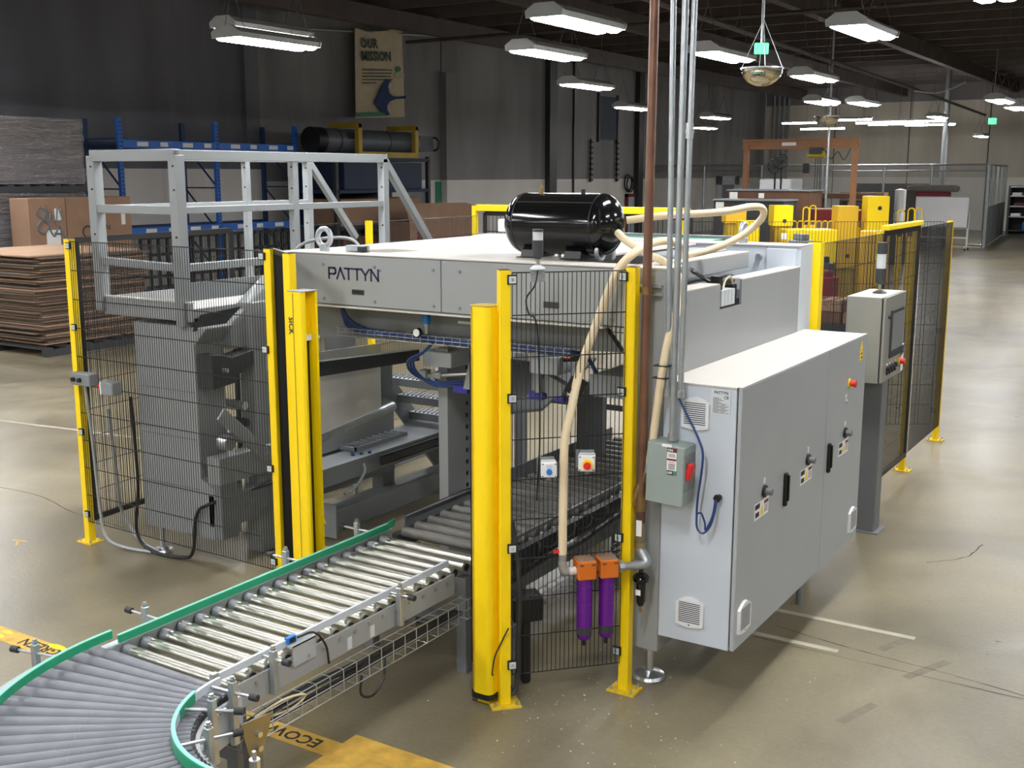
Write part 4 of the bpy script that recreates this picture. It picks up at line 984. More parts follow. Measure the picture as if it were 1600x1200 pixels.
for k in range(22):
    a = math.radians(182 + k * 3.85)
    part('axle_nut', B().cyl(pol(0.412, a, 0.592), pol(0.425, a, 0.592), 0.008, 8), 'steel', t)
    part('end_hub', B().cyl(pol(0.442, a, 0.612), pol(0.455, a, 0.612), 0.015, 10), 'black', t, True)
for a_ in (186, 208, 240): guide_post(t, *pol(0.40, math.radians(a_), 0)[:2], -math.cos(math.radians(a_)), -math.sin(math.radians(a_)), 0.44, 0.70, 0.14, 0.655)
for a_ in (191,): guide_post(t, *pol(1.325, math.radians(a_), 0)[:2], math.cos(math.radians(a_)), math.sin(math.radians(a_)), 0.52, 0.72, 0.15)
for a_, lb in ((170, 'near'), (222, 'far')):
    a = math.radians(a_); p = Vector(pol(0.40, a, 0)); rz = a + PI / 2
    u_ = Vector((-math.sin(a), math.cos(a), 0)); o_ = Vector((math.cos(a), math.sin(a), 0)) * 0.004
    c4 = [p + u_ * s_ + Vector((0, 0, z_)) for s_, z_ in ((-0.075, 0.50), (0.075, 0.50), (0.035, 0.34), (-0.02, 0.34))]
    bk = part('leg_bracket', B().add([q - o_ for q in c4] + [q + o_ for q in c4], [(0, 1, 2, 3), (7, 6, 5, 4), (0, 4, 5, 1), (1, 5, 6, 2), (2, 6, 7, 3), (3, 7, 4, 0)]), 'zinc_olive', t)
    for dz in (-0.06, 0.0): part('bracket_bolt', B().cyl((p.x, p.y, 0.44 + dz), (p.x - 0.025 * math.cos(a), p.y - 0.025 * math.sin(a), 0.44 + dz), 0.012, 8), 'steel', bk)
    q = pol(0.43, a, 0); part('support_leg', B().cbox((q[0], q[1], 0.22), (0.06, 0.05, 0.44), rz=rz), 'grey_dark', t)
    q = pol(1.2, a, 0); part('support_leg', B().cbox((q[0], q[1], 0.26), (0.06, 0.05, 0.52), rz=rz), 'grey_dark', t)
bt_ = part('photo_sensor', B().cbox((-2.72, 2.62, 0.50), (0.035, 0.03, 0.07)), 'blue', t, bevel=0.004)
part('sensor_bracket', B().cyl((-2.72, 2.62, 0.53), (-2.72, 2.62, 0.57), 0.02, 10).cyl((-2.72, 2.62, 0.57), (-2.72, 2.62, 0.60), 0.008, 8).box(-2.725, -2.715, 2.6, 2.64, 0.0, 0.5), 'steel', bt_)
# ------------------------------------------------------------------ conveyor inside the machine
t = thing('inner_conveyor', 'dull grey roller conveyor continuing inside the machine', 'conveyor', (-3.45, 6, 0))
i0 = None
for k in range(22):
    y = 4.88 + k * 0.125
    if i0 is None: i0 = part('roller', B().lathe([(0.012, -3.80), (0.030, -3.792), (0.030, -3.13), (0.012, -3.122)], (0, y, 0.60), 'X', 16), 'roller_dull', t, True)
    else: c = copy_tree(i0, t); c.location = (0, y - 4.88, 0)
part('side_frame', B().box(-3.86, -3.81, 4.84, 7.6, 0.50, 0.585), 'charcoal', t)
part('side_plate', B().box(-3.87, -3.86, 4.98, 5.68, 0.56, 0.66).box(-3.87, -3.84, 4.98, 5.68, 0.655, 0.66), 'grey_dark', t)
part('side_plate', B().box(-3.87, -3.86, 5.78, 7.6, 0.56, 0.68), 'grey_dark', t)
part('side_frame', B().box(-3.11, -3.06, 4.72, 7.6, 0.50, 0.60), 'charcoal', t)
part('edge_rail', B().box(-3.09, -3.075, 4.72, 7.6, 0.66, 0.68), 'grey_mid', t)
part('edge_rail', B().box(-3.05, -3.03, 4.8, 7.6, 0.40, 0.47), 'grey_mid', t)
part('hose_bundle', B().tube(smooth_path([(-3.0, 4.75, 0.5), (-2.99, 5.1, 0.53), (-3.0, 5.5, 0.5), (-3.0, 6.2, 0.55), (-3.0, 7.0, 0.6)], 8), 0.02, 8), 'black', t, True)
sp_ = B()
for k in range(60):
    a = k * 0.7; sp_.v.append((-2.995 + 0.028 * math.cos(a), 5.0 + k * 0.022, 0.60 + 0.028 * math.sin(a)))
pts = sp_.v; part('spiral_hose', B().tube(pts, 0.007, 6), 'rubber', t, True)
for y in (5.0, 6.2, 7.4):
    for x in (-3.82, -3.1): part('support_leg', B().box(x - 0.03, x + 0.03, y - 0.03, y + 0.03, 0, 0.5), 'grey_dark', t)
wb2 = B(); y = 4.6
while y < 6.6:
    wb2.tube([(-3.0, y, 0.36), (-2.95, y, 0.36), (-2.95, y, 0.28), (-3.05, y, 0.28)], 0.003, 5); y += 0.1
for (x, z) in ((-3.0, 0.36), (-2.95, 0.36), (-2.95, 0.32), (-2.95, 0.28), (-3.05, 0.28)): wb2.tube([(x, 4.6, z), (x, 6.6, z)], 0.0028, 5)
part('cable_basket', wb2, 'galv', t)
# ------------------------------------------------------------------ the main machine
YF = 4.97
M_ = thing('packaging_machine', 'large grey gantry packaging machine with PATTYN lettering on its front beam', 'machine', (-3.5, 6.0, 0))
# front beam with two cover panels
part('front_beam', B().box(-4.73, -2.471, YF + 0.012, YF + 0.14, 1.862, 2.146), 'machine_grey', M_)
for x0, x1 in ((-4.73, -3.582), (-3.576, -2.46)):
    cp = part('cover_panel', B().box(x0, x1, YF, YF + 0.012, 1.858, 2.142), 'machine_grey', M_, bevel=0.002)
    n_ = 3 if x0 < -4 else 3
    for k in range(n_):
        xx = x0 + 0.12 + (x1 - x0 - 0.2) * k / (n_ - 1) if x0 > -4 else (-4.42, -4.04, -3.63)[k]
        for z in (2.085, 1.888): part('panel_screw', B().cyl((xx, YF, z), (xx, YF - 0.006, z), 0.009, 10), 'grey_mid', cp)
part('beam_top', B().box(-4.74, -2.25, YF - 0.005, YF + 0.2, 2.146, 2.152), 'cover_white', M_)
part('beam_flange', B().box(-4.66, -2.56, YF - 0.035, YF + 0.1, 1.845, 1.853), 'cover_white', M_)  # flange coloured white to stand for the light falling on it
part('handle_slot', B().box(-4.205, -4.118, YF - 0.004, YF, 1.922, 1.951), 'charcoal', M_)
part('slot_recess', B().box(-4.197, -4.126, YF - 0.006, YF - 0.004, 1.930, 1.945), 'black', M_)
part('handle_slot', B().box(-2.93, -2.84, YF - 0.004, YF, 1.925, 1.957), 'charcoal', M_)
# lettering built from strokes
lt = B(); x0, z0, s = -4.375, 2.008, 0.06; sw = 0.0105
def stroke(*pts):
    for (a, c), (d, e) in zip(pts, pts[1:]):
        p, q = Vector((x0 + a * s, YF - 0.001, z0 + c * s)), Vector((x0 + d * s, YF - 0.001, z0 + e * s))
        dr = (q - p).normalized() * sw * 0.5; lt.bar(p - dr, q + dr, 0.002, sw, up=(0, 1, 0)) if False else lt.bar(p - dr, q + dr, sw, 0.003, up=(0, -1, 0))
stroke((0, 0), (0, 1), (0.68, 1), (0.82, 0.86), (0.82, 0.55), (0.68, 0.42), (0, 0.42))
stroke((1.0, 0), (1.45, 1), (1.9, 0))
stroke((2.0, 1), (2.9, 1)); stroke((2.45, 0), (2.45, 1))
stroke((3.05, 1), (3.95, 1)); stroke((3.5, 0), (3.5, 1))
stroke((4.05, 1), (4.5, 0.45), (4.95, 1)); stroke((4.5, 0.45), (4.5, 0))
stroke((5.2, 0), (5.2, 1), (6.05, 0), (6.05, 1))
part('lettering', lt, 'ink', M_)
part('registered_mark', B().ring((x0 + 6.3 * s, YF - 0.001, z0 + 0.97 * s), 0.006, 0.0012, 'Y', 14, 5), 'ink', M_)
# corner column, feet
part('column', B().box(-2.47, -2.25, YF, YF + 0.22, 0.20, 2.15), 'machine_grey', M_, bevel=0.004)
part('column_cap', B().box(-2.475, -2.245, YF - 0.005, YF + 0.225, 2.15, 2.156), 'cover_white', M_)
for (x, y) in ((-2.335, 5.07), (-2.36, 7.1)):
    f = part('levelling_foot', B().lathe([(0, 0), (0.082, 0.0), (0.086, 0.012), (0.078, 0.028), (0.035, 0.04), (0.022, 0.045)], (x, y, 0), 'Z', 28), 'steel', M_, True)
    part('foot_stem', B().cyl((x, y, 0.04), (x, y, 0.2), 0.022, 12).cyl((x, y, 0.16), (x, y, 0.20), 0.036, 6), 'steel', f)
part('rear_column', B().box(-2.47, -2.25, 7.002, 7.25, 0.20, 2.149), 'grey_pale', M_, bevel=0.004)
# right flank
part('side_panel', B().prism([(5.192, 1.3), (7.0, 1.3), (7.0, 2.02), (5.985, 2.02), (5.985, 1.885), (5.672, 1.885), (5.672, 2.02), (5.192, 2.02)], 'X', -2.262, -2.25), 'machine_grey', M_)
part('side_panel_top', B().box(-2.36, -2.25, 5.19, 5.66, 2.02, 2.026), 'cover_white', M_)
part('side_panel_top', B().box(-2.36, -2.25, 5.99, 7.0, 2.02, 2.026), 'cover_white', M_)
part('side_panel_lower', B().box(-2.47, -2.27, 5.19, 7.0, 0.30, 1.3), 'grey_mid', M_)
nb = part('valve_block', B().box(-2.33, -2.29, 5.68, 5.97, 1.885, 1.895), 'charcoal', M_)
for k in range(4): part('valve', B().box(-2.32, -2.25, 5.69 + k * 0.05, 5.733 + k * 0.05, 1.90, 1.985), 'silver_label', nb)
part('valve_tower', B().box(-2.32, -2.27, 5.7, 5.745, 1.985, 2.06), 'black', nb)
part('valve_coil', B().box(-2.33, -2.27, 5.9, 5.96, 1.90, 2.0), 'black', nb)
part('valve_hose', B().tube(smooth_path([(-2.28, 5.78, 1.98), (-2.29, 5.84, 2.03), (-2.29, 5.92, 2.04), (-2.28, 5.95, 1.96)], 6), 0.006, 6), 'hose', nb, True)
part('valve_hose', B().tube(smooth_path([(-2.33, 5.62, 2.06), (-2.36, 5.56, 2.09), (-2.4, 5.62, 2.10), (-2.38, 5.72, 2.05), (-2.33, 5.74, 2.02)], 6), 0.01, 6), 'black', nb, True)
part('inner_beam', B().box(-2.58, -2.45, 5.19, 6.62, 2.04, 2.13), 'machine_grey', M_, bevel=0.003)
part('inner_beam_top', B().box(-2.58, -2.45, 5.19, 6.62, 2.13, 2.136), 'cover_white', M_)
part('rear_beam', B().box(-4.73, -2.471, 7.0, 7.24, 1.85, 2.149), 'grey_pale', M_, bevel=0.004)
part('rear_beam_top', B().box(-4.73, -2.25, 6.99, 7.255, 2.15, 2.156), 'cover_white', M_)
part('rear_beam_door', B().box(-2.47, -2.275, 6.985, 7.0, 1.9, 2.135), 'grey_pale', M_, bevel=0.003)
part('rear_hole', B().cyl((-2.64, 6.997, 2.09), (-2.64, 7.01, 2.09), 0.012, 12).cyl((-2.88, 6.997, 2.115), (-2.88, 7.01, 2.115), 0.006, 10), 'black', M_)
part('door_knob', B().cyl((-2.52, 6.97, 2.08), (-2.52, 7.0, 2.08), 0.02, 12), 'steel', M_, True)
# tray floor with mechanics between front and rear
part('deck', B().box(-2.9, -2.47, 5.19, 7.0, 1.82, 1.86), 'charcoal', M_)
for k in range(5):
    part('pneumatic_cylinder', B().cyl((-2.75 + 0.03 * k, 5.5 + 0.2 * k, 1.95), (-2.65 + 0.03 * k, 5.75 + 0.2 * k, 1.97), 0.03, 10), 'galv', M_, True)
part('actuator_body', B().box(-3.0, -2.7, 6.1, 6.9, 2.0, 2.13), 'grey_mid', M_, bevel=0.01)
part('actuator_body', B().cbox((-2.98, 5.62, 2.17), (0.22, 0.16, 0.09), rz=0.4), 'galv', M_, bevel=0.01)
part('actuator_cap', B().cbox((-2.98, 5.62, 2.23), (0.09, 0.07, 0.04), rz=0.4), 'black', M_)
part('winch_ring', B().ring((-2.78, 5.3, 2.2), 0.045, 0.012, 'X', 20, 8), 'galv', M_, True)
# pale roof sheet, slightly ridged
vs = [(-4.70, 5.15, 2.152), (-2.95, 5.15, 2.152), (-2.95, 6.98, 2.152), (-4.70, 6.98, 2.152), (-3.9, 6.3, 2.172), (-3.2, 5.9, 2.165)]
part('roof_sheet', B().add(vs + [(x_, y_, 2.14) for x_, y_, z_ in vs[:4]], [(0, 1, 5, 4), (1, 2, 5), (2, 3, 4, 5), (3, 0, 4), (0, 6, 7, 1), (1, 7, 8, 2), (2, 8, 9, 3), (3, 9, 6, 0), (9, 8, 7, 6)]), 'cover_white', M_)
part('roof_slot', B().add([(-4.45, 5.16, 2.1535), (-4.1, 5.16, 2.1535), (-4.0, 5.35, 2.1565), (-4.25, 5.4, 2.1565)], [(0, 1, 2, 3)]), 'dull_mark', M_)
for (x, y, ax) in ((-4.52, 5.10, 'Y'), (-2.67, 7.1, 'X'), (-4.45, 7.12, 'Y')):
    e = part('lifting_eye', B().ring((x, y, 2.232), 0.05, 0.016, ax, 26, 10), 'galv', M_, True)
    part('eye_base', B().cyl((x, y, 2.152), (x, y, 2.19), 0.03, 14), 'galv', e, True)
part('sensor_block', B().box(-4.36, -4.22, 5.1, 5.16, 2.155, 2.19), 'galv', M_, bevel=0.004)
part('sensor_block', B().box(-4.26, -4.21, 5.09, 5.12, 2.158, 2.185), 'black', M_)
part('junction_box', B().box(-4.75, -4.5, 7.35, 7.5, 2.16, 2.26), 'white_plastic', M_, bevel=0.008)
part('green_belt', B().box(-4.9, -3.2, 7.5, 8.1, 2.09, 2.12), 'green', M_)
part('belt_frame', B().box(-5.0, -3.1, 7.42, 7.5, 2.06, 2.14).box(-5.0, -3.1, 8.1, 8.18, 2.06, 2.14), 'grey_dark', M_)
for x in (-4.9, -3.2): part('belt_leg', B().box(x - 0.04, x + 0.04, 7.9, 7.98, 0, 2.06), 'grey_dark', M_)
# hidden-side structure
part('left_beam', B().box(-4.73, -4.6, YF + 0.14, 7.0, 1.85, 2.146), 'grey_mid', M_)
for y in (6.88,): part('rear_left_column', B().box(-4.78, -4.6, y, y + 0.2, 0, 1.85), 'grey_dark', M_)
# recessed lower beam with tray and hoses
rb_ = part('recessed_beam', B().prism([(-4.66, 1.62), (-2.60, 1.69), (-2.60, 1.70), (-2.72, 1.845), (-4.66, 1.845)], 'Y', 5.19, 5.24), 'grey_mid', M_)
part('beam_label', B().box(-3.62, -3.53, 5.186, 5.19, 1.77, 1.785), 'paper', rb_)
tr = B(); k = -4.42
while k < -2.85:
    tr.tube([(k, 5.18, 1.70), (k, 5.09, 1.70), (k, 5.09, 1.655), (k, 5.18, 1.655)], 0.0022, 5); k += 0.055
for (y, z) in ((5.09, 1.70), (5.09, 1.655), (5.135, 1.655), (5.18, 1.655), (5.18, 1.70), (5.09, 1.678)): tr.tube([(-4.44, y, z), (-2.84, y, z)], 0.0022, 5)
o = part('wire_tray', tr, 'galv', M_); o['kind'] = 'stuff'
for k in range(5):
    z = 1.668 + 0.008 * (k % 3); y = 5.105 + 0.014 * k
    part('blue_hose', B().tube(smooth_path([(-4.42, 5.12, 1.845), (-4.40 + .01 * k, 5.115, 1.76), (-4.34 + .015 * k, y, 1.70), (-4.1, y, z + .01), (-3.6, y, z), (-3.1, y, z + .004), (-2.86, y, z)], 6), 0.008, 6), 'blue_hose', M_, True)
for k in range(3): part('blue_hose', B().tube(smooth_path([(-3.74, 5.11, 1.66), (-3.82, 5.13, 1.60), (-3.95 - .02 * k, 5.2, 1.52), (-3.97 - .02 * k, 5.28, 1.43), (-3.9, 5.35, 1.36 + .01 * k), (-3.74, 5.4, 1.37 + .015 * k)], 6), 0.008, 6), 'blue_hose', M_, True)
rg = part('air_regulator', B().cyl((-3.79, 5.12, 1.71), (-3.79, 5.12, 1.765), 0.018, 12), 'galv', M_, True)
part('regulator_knob', B().cyl((-3.79, 5.12, 1.765), (-3.79, 5.12, 1.82), 0.024, 12), 'blue', rg, True)
part('gauge', B().cyl((-3.83, 5.10, 1.715), (-3.83, 5.075, 1.715), 0.026, 18), 'black', rg, True)
part('gauge_face', B().cyl((-3.83, 5.076, 1.715), (-3.83, 5.072, 1.715), 0.022, 18), 'paper', rg)
# gripper cross-arm under the tray
gb = part('gripper_box', B().box(-3.98, -3.78, 5.34, 5.56, 1.475, 1.565), 'grey_pale', M_, bevel=0.004)
part('gripper_hanger', B().box(-3.89, -3.86, 5.42, 5.45, 1.565, 1.65).box(-3.92, -3.83, 5.38, 5.48, 1.565, 1.58), 'galv', gb)
part('gripper_rod', B().cyl((-4.02, 5.38, 1.40), (-3.62, 5.38, 1.455), 0.014, 10), 'steel', gb, True)
for c_, s_ in (((-4.0, 5.38, 1.41), (0.05, 0.06, 0.07)), ((-3.9, 5.38, 1.42), (0.06, 0.05, 0.04)), ((-3.62, 5.38, 1.45), (0.03, 0.07, 0.08)), ((-3.54, 5.38, 1.48), (0.12, 0.04, 0.08))): part('gripper_clamp', B().cbox(c_, s_), 'galv', gb, bevel=0.004)
hb = part('gripper_head', B().prism([(5.34, 1.52), (5.7, 1.50), (5.7, 1.3), (5.42, 1.28), (5.34, 1.36)], 'X', -3.62, -3.44), 'grey_mid', M_, bevel=0.004)
part('gripper_pad', B().box(-3.78, -3.68, 5.36, 5.42, 1.33, 1.37), 'blue_pad', hb)
part('gripper_finger', B().prism([(-3.70, 1.36), (-3.62, 1.36), (-3.55, 1.52), (-3.66, 1.52)], 'Y', 5.35, 5.41), 'machine_grey', hb)
gb = part('gripper_box', B().box(-3.24, -3.06, 5.34, 5.5, 1.50, 1.60), 'grey_pale', M_, bevel=0.004)
part('gripper_hanger', B().box(-3.16, -3.12, 5.4, 5.44, 1.6, 1.7), 'galv', gb)
part('gripper_arm', B().box(-3.22, -3.18, 5.36, 5.42, 1.38, 1.5).cbox((-3.12, 5.42, 1.42), (0.14, 0.06, 0.1), ry=0.4), 'machine_grey', gb)
part('gripper_pad', B().box(-3.26, -3.17, 5.36, 5.42, 1.345, 1.385).box(-3.09, -3.03, 5.36, 5.42, 1.35, 1.375), 'blue_pad', gb)
part('gripper_link', B().cbox((-3.0, 5.45, 1.43), (0.08, 0.07, 0.09), ry=0.5), 'charcoal', gb)
part('gripper_motor', B().cyl((-3.05, 5.4, 1.6), (-2.9, 5.4, 1.62), 0.03, 10), 'charcoal', gb)
part('valve_red', B().cbox((-2.97, 5.3, 1.63), (0.035, 0.03, 0.04)), 'red', gb)
part('blue_hose', B().tube(smooth_path([(-2.94, 5.3, 1.65), (-2.86, 5.32, 1.62), (-2.82, 5.35, 1.53), (-2.84, 5.4, 1.45)], 6), 0.012, 6), 'blue_hose', gb, True)
part('transfer_arm', B().box(-2.82, -2.6, 5.3, 5.8, 1.42, 1.54), 'grey_dark', M_, bevel=0.004)
part('transfer_arm_end', B().box(-2.83, -2.6, 5.294, 5.3, 1.42, 1.54), 'grey_mid', M_)
# inner mast with punched holes
ms = part('mast', B().box(-3.97, -3.9, 5.47, 5.72, 0.0, 1.50), 'machine_grey', M_, bevel=0.003)
h = B()
for k in range(11): h.box(-3.901, -3.897, 5.665, 5.685, 0.66 + k * 0.075, 0.685 + k * 0.075)
part('hole_row', h, 'black', ms)
part('mast_rail', B().box(-3.98, -3.92, 5.78, 5.84, 0.0, 1.45), 'galv', ms)
part('mast_shroud', B().box(-4.02, -3.88, 5.88, 6.1, 0.0, 1.5), 'charcoal', ms)
for (x, y, z1) in ((-3.72, 6.95, 1.15), (-3.3, 7.55, 1.2)): part('rear_guide_post', B().box(x - 0.1, x + 0.1, y, y + 0.08, 0.0, z1), 'grey_dark', M_, bevel=0.003)
part('rear_chute', B().add([(-4.4, 6.6, 0.9), (-3.9, 6.6, 1.0), (-3.9, 7.4, 1.25), (-4.4, 7.4, 1.2), (-4.4, 6.6, 0.88), (-3.9, 6.6, 0.98), (-3.9, 7.4, 1.23), (-4.4, 7.4, 1.18)], [(0, 1, 2, 3), (7, 6, 5, 4), (0, 4, 5, 1), (1, 5, 6, 2), (2, 6, 7, 3), (3, 7, 4, 0)]), 'grey_mid', M_)
part('rear_shroud', B().prism([(-3.35, 1.0), (-2.75, 1.0), (-2.75, 1.12), (-2.85, 1.24), (-3.05, 1.3), (-3.25, 1.28), (-3.35, 1.2)], 'Y', 7.5, 7.56), 'cover_white', M_)
# floor pan inside the machine
part('floor_plate', B().prism([(-4.9, 4.95), (-3.9, 5.0), (-3.9, 5.3), (-4.9, 5.3)], 'Z', 0.0, 0.22), 'machine_grey', M_, bevel=0.004)

# ------------------------------------------------------------------ left unit (film unwinder)
U = thing('film_unwinder', 'grey film unwinding unit standing behind the left mesh fence', 'machine', (-5.85, 5.6, 0))
part('column', B().prism([(-6.20, 0.19), (-5.52, 0.19), (-5.5, 0.55), (-5.62, 0.6), (-5.62, 1.50), (-5.5, 1.62), (-6.2, 1.62)], 'Y', 5.05, 5.30), 'machine_grey', U, bevel=0.004)
for z in (1.18, 0.86, 0.52): part('column_seam', B().box(-6.18, -5.64, 5.046, 5.05, z, z + 0.008), 'grey_mid', U)
for (x, y) in ((-6.08, 5.085), (-5.6, 6.6)):
    f = part('levelling_foot', B().lathe([(0, 0), (0.07, 0.0), (0.073, 0.012), (0.066, 0.026), (0.03, 0.036), (0.02, 0.04)], (x, y, 0), 'Z', 24), 'steel', U, True)
    part('foot_stem', B().cyl((x, y, 0.035), (x, y, 0.2), 0.02, 12), 'steel', f, True)
tr_ = part('tray', B().box(-6.48, -5.62, 5.04, 5.06, 1.655, 1.775).box(-6.48, -5.62, 5.06, 7.3, 1.655, 1.675).box(-5.64, -5.62, 5.06, 7.3, 1.655, 1.735).box(-6.48, -6.46, 5.06, 7.3, 1.655, 1.775), 'machine_grey', U)
part('tray_lip', B().box(-6.49, -5.61, 5.03, 5.06, 1.775, 1.785), 'cover_white', tr_)
part('tray_liner', B().box(-6.46, -5.64, 5.06, 7.3, 1.675, 1.68), 'cover_white', tr_)
part('opening', B().prism([(5.02, 1.6), (5.36, 1.6), (5.46, 1.72), (5.1, 1.70)], 'X', -5.60, -5.585), 'black', U)
part('sloped_cover', B().prism([(5.30, 1.62), (5.72, 1.9), (5.9, 1.9), (5.9, 1.75), (5.5, 1.45), (5.3, 1.45)], 'X', -5.66, -5.54), 'machine_grey', U, bevel=0.004)
part('motor_housing', B().prism([(5.05, 1.45), (5.15, 1.44), (5.22, 1.41), (5.42, 1.44), (5.42, 1.34), (5.28, 1.29), (5.24, 1.24), (5.05, 1.22)], 'X', -5.6, -5.46), 'charcoal', U, bevel=0.004)
part('motor_shaft', B().cyl((-5.46, 5.14, 1.34), (-5.42, 5.14, 1.34), 0.014, 10), 'steel', U, True)
part('side_column', B().box(-5.62, -5.48, 5.44, 5.75, 0.0, 1.75), 'machine_grey', U, bevel=0.004)
for k, z in enumerate((1.06, 0.94, 0.82)): part('slat_roller', B().cyl((-5.95, 5.36 + 0.01 * k, z), (-5.5, 5.36 + 0.01 * k, z), 0.03, 12), 'steel' if k != 1 else 'charcoal', U, True)
part('swing_arm', B().bar((-5.44, 5.08, 1.06), (-5.42, 5.46, 0.70), 0.02, 0.09), 'machine_grey', U, bevel=0.003)
part('arm_pivot', B().cyl((-5.46, 5.46, 0.70), (-5.40, 5.46, 0.70), 0.03, 12), 'steel', U, True)
part('drum_bright', B().cyl((-5.48, 5.12, 0.86), (-5.40, 5.12, 0.86), 0.05, 16), 'steel', U, True)
part('lower_beam', B().box(-5.56, -5.44, 5.05, 6.9, 0.58, 0.76), 'machine_grey', U, bevel=0.004)
part('base_beam', B().box(-5.56, -5.44, 5.05, 6.9, 0.28, 0.50), 'grey_mid', U, bevel=0.004)
part('base_post', B().box(-5.555, -5.445, 5.055, 5.2, 0.2, 0.6), 'grey_mid', U)
part('base_post', B().box(-5.555, -5.445, 6.75, 6.895, 0.0, 1.2), 'grey_dark', U)
part('floor_beam', B().box(-5.50, -5.33, 5.7, 8.2, 0.0, 0.17), 'grey_mid', U, bevel=0.004)
part('floor_beam', B().box(-6.35, -6.15, 6.7, 8.6, 0.0, 0.2), 'grey_mid', U, bevel=0.004)
part('cross_beam', B().box(-6.2, -5.4, 6.0, 6.15, 0.3, 0.42), 'grey_mid', U, bevel=0.004)
bm_ = part('step_beam', B().box(-5.62, -5.2, 5.72, 8.0, 0.42, 0.56), 'grey_mid', U, bevel=0.004)
part('wire_tray', B().bar((-5.18, 6.4, 0.53), (-5.18, 7.6, 0.53), 0.02, 0.004).bar((-5.18, 6.4, 0.46), (-5.18, 7.6, 0.46), 0.02, 0.004).bar((-5.18, 6.4, 0.495), (-5.18, 7.6, 0.495), 0.012, 0.05), 'charcoal', bm_)
gr = B()
for k in range(13): gr.box(-5.66 + k * 0.0305, -5.652 + k * 0.0305, 6.24, 6.86, 0.585, 0.61)
for k in range(9): gr.box(-5.66, -5.288, 6.24 + k * 0.0765, 6.248 + k * 0.0765, 0.585, 0.61)
gr.box(-5.665, -5.655, 6.235, 6.865, 0.58, 0.612).box(-5.293, -5.283, 6.235, 6.865, 0.58, 0.612).box(-5.665, -5.283, 6.235, 6.245, 0.58, 0.612)
part('grating', gr, 'grey_mid', U)
for k in range(3): part('hose_fitting', B().cyl((-5.28 + k * 0.03, 6.2 + 0.06 * k, 0.58), (-5.28 + k * 0.03, 6.2 + .06 * k, 0.53), 0.014, 8), 'blue_hose', U)
part('fitting_hose', B().tube(smooth_path([(-5.24, 6.24, 0.54), (-5.17, 6.2, 0.46), (-5.18, 6.1, 0.36), (-5.2, 6.0, 0.33)], 6).copy(), 0.01, 6), 'galv', U, True)
part('warning_plate', B().box(-5.56, -5.2, 5.9, 5.91, 0.02, 0.27), 'machine_grey', U)
part('warning_triangle', B().prism([(-5.42, 0.12), (-5.29, 0.12), (-5.355, 0.24)], 'Y', 5.895, 5.9), 'yellow', U)
part('film_web', B().add([(-5.0, 5.35, 1.45), (-5.0, 6.2, 1.42), (-5.02, 6.22, 0.95), (-5.02, 5.35, 0.83), (-5.006, 5.35, 1.45), (-5.006, 6.2, 1.42), (-5.026, 6.22, 0.95), (-5.026, 5.35, 0.83)], [(0, 1, 2, 3), (7, 6, 5, 4), (0, 4, 5, 1), (1, 5, 6, 2), (2, 6, 7, 3), (3, 7, 4, 0)]), 'film', U)
part('web_roller', B().cyl((-5.04, 5.3, 0.82), (-5.04, 6.38, 0.93), 0.035, 16), 'galv', U, True)
part('web_arm', B().bar((-5.1, 6.1, 1.1), (-5.06, 6.38, 0.93), 0.02, 0.06), 'grey_dark', U)
ck = part('clamp_beam', B().prism([(5.0, 1.34), (6.42, 1.28), (6.42, 1.36), (5.0, 1.44)], 'X', -4.88, -4.82), 'charcoal', U)
for y in (5.08, 5.2): part('toggle_clamp', B().cbox((-4.80, y, 1.40), (0.02, 0.07, 0.05), rx=0.5).cyl((-4.79, y - 0.04, 1.385), (-4.79, y + 0.02, 1.37), 0.008, 8), 'steel', ck)
part('clamp_cover', B().box(-4.98, -4.70, 5.1, 5.26, 1.5, 1.62), 'grey_pale', U, bevel=0.02)
part('clamp_cover', B().box(-5.05, -4.72, 5.1, 5.24, 1.36, 1.49), 'machine_grey', U, bevel=0.02)
part('top_bridge', B().box(-6.2, -4.73, 6.3, 6.45, 1.5, 1.62), 'grey_mid', U, bevel=0.004)
for x in (-6.15,): part('rear_column', B().box(x - 0.08, x + 0.08, 7.0, 7.2, 0, 1.66), 'grey_mid', U)
part('floor_cable', B().tube(smooth_path([(-6.45, 4.99, 1.0), (-6.42, 5.0, 0.6), (-6.38, 5.0, 0.25), (-6.2, 5.02, 0.06), (-6.05, 5.03, 0.03)], 8), 0.012, 8), 'galv', U, True)
part('floor_cable', B().tube(smooth_path([(-6.24, 5.02, 1.1), (-6.22, 5.02, 0.5), (-6.24, 5.0, 0.15), (-6.1, 5.0, 0.03), (-5.8, 5.02, 0.03), (-5.7, 5.02, 0.1), (-5.66, 5.03, 0.35), (-5.5, 5.04, 0.46), (-5.42, 5.6, 0.5)], 8), 0.012, 8), 'black', U, True)

# ------------------------------------------------------------------ guard rail frame on the unit
t = thing('guard_rail', 'grey square-tube guard rail frame on top of the left unit', 'guard rail', (-6.1, 6.1, 1.78))
ZT = 2.72
def rail(a, c, s_=0.055): part('rail', B().bar(a, c, s_, s_), 'rail_grey', t, bevel=0.003)
for (x, y, z0, w_) in ((-5.70, 5.05, 1.62, 0.075), (-6.5, 5.05, 1.68, 0.075), (-5.70, 6.12, 1.7, 0.055), (-5.70, 7.15, 1.7, 0.065), (-6.5, 6.45, 1.7, 0.05), (-6.5, 7.15, 1.7, 0.06), (-5.70, 5.95, 1.7, 0.04)):
    if (x, y) == (-5.70, 5.95): continue
    p = part('post', B().box(x - w_ / 2, x + w_ / 2, y - w_ / 2, y + w_ / 2, z0, ZT), 'rail_grey', t, bevel=0.003)
    for z in (2.65, 2.5, 2.2): part('bolt', B().cyl((x + 0.012, y - w_ / 2, z), (x + 0.012, y - w_ / 2 - 0.006, z), 0.007, 8), 'ink_dark', p)
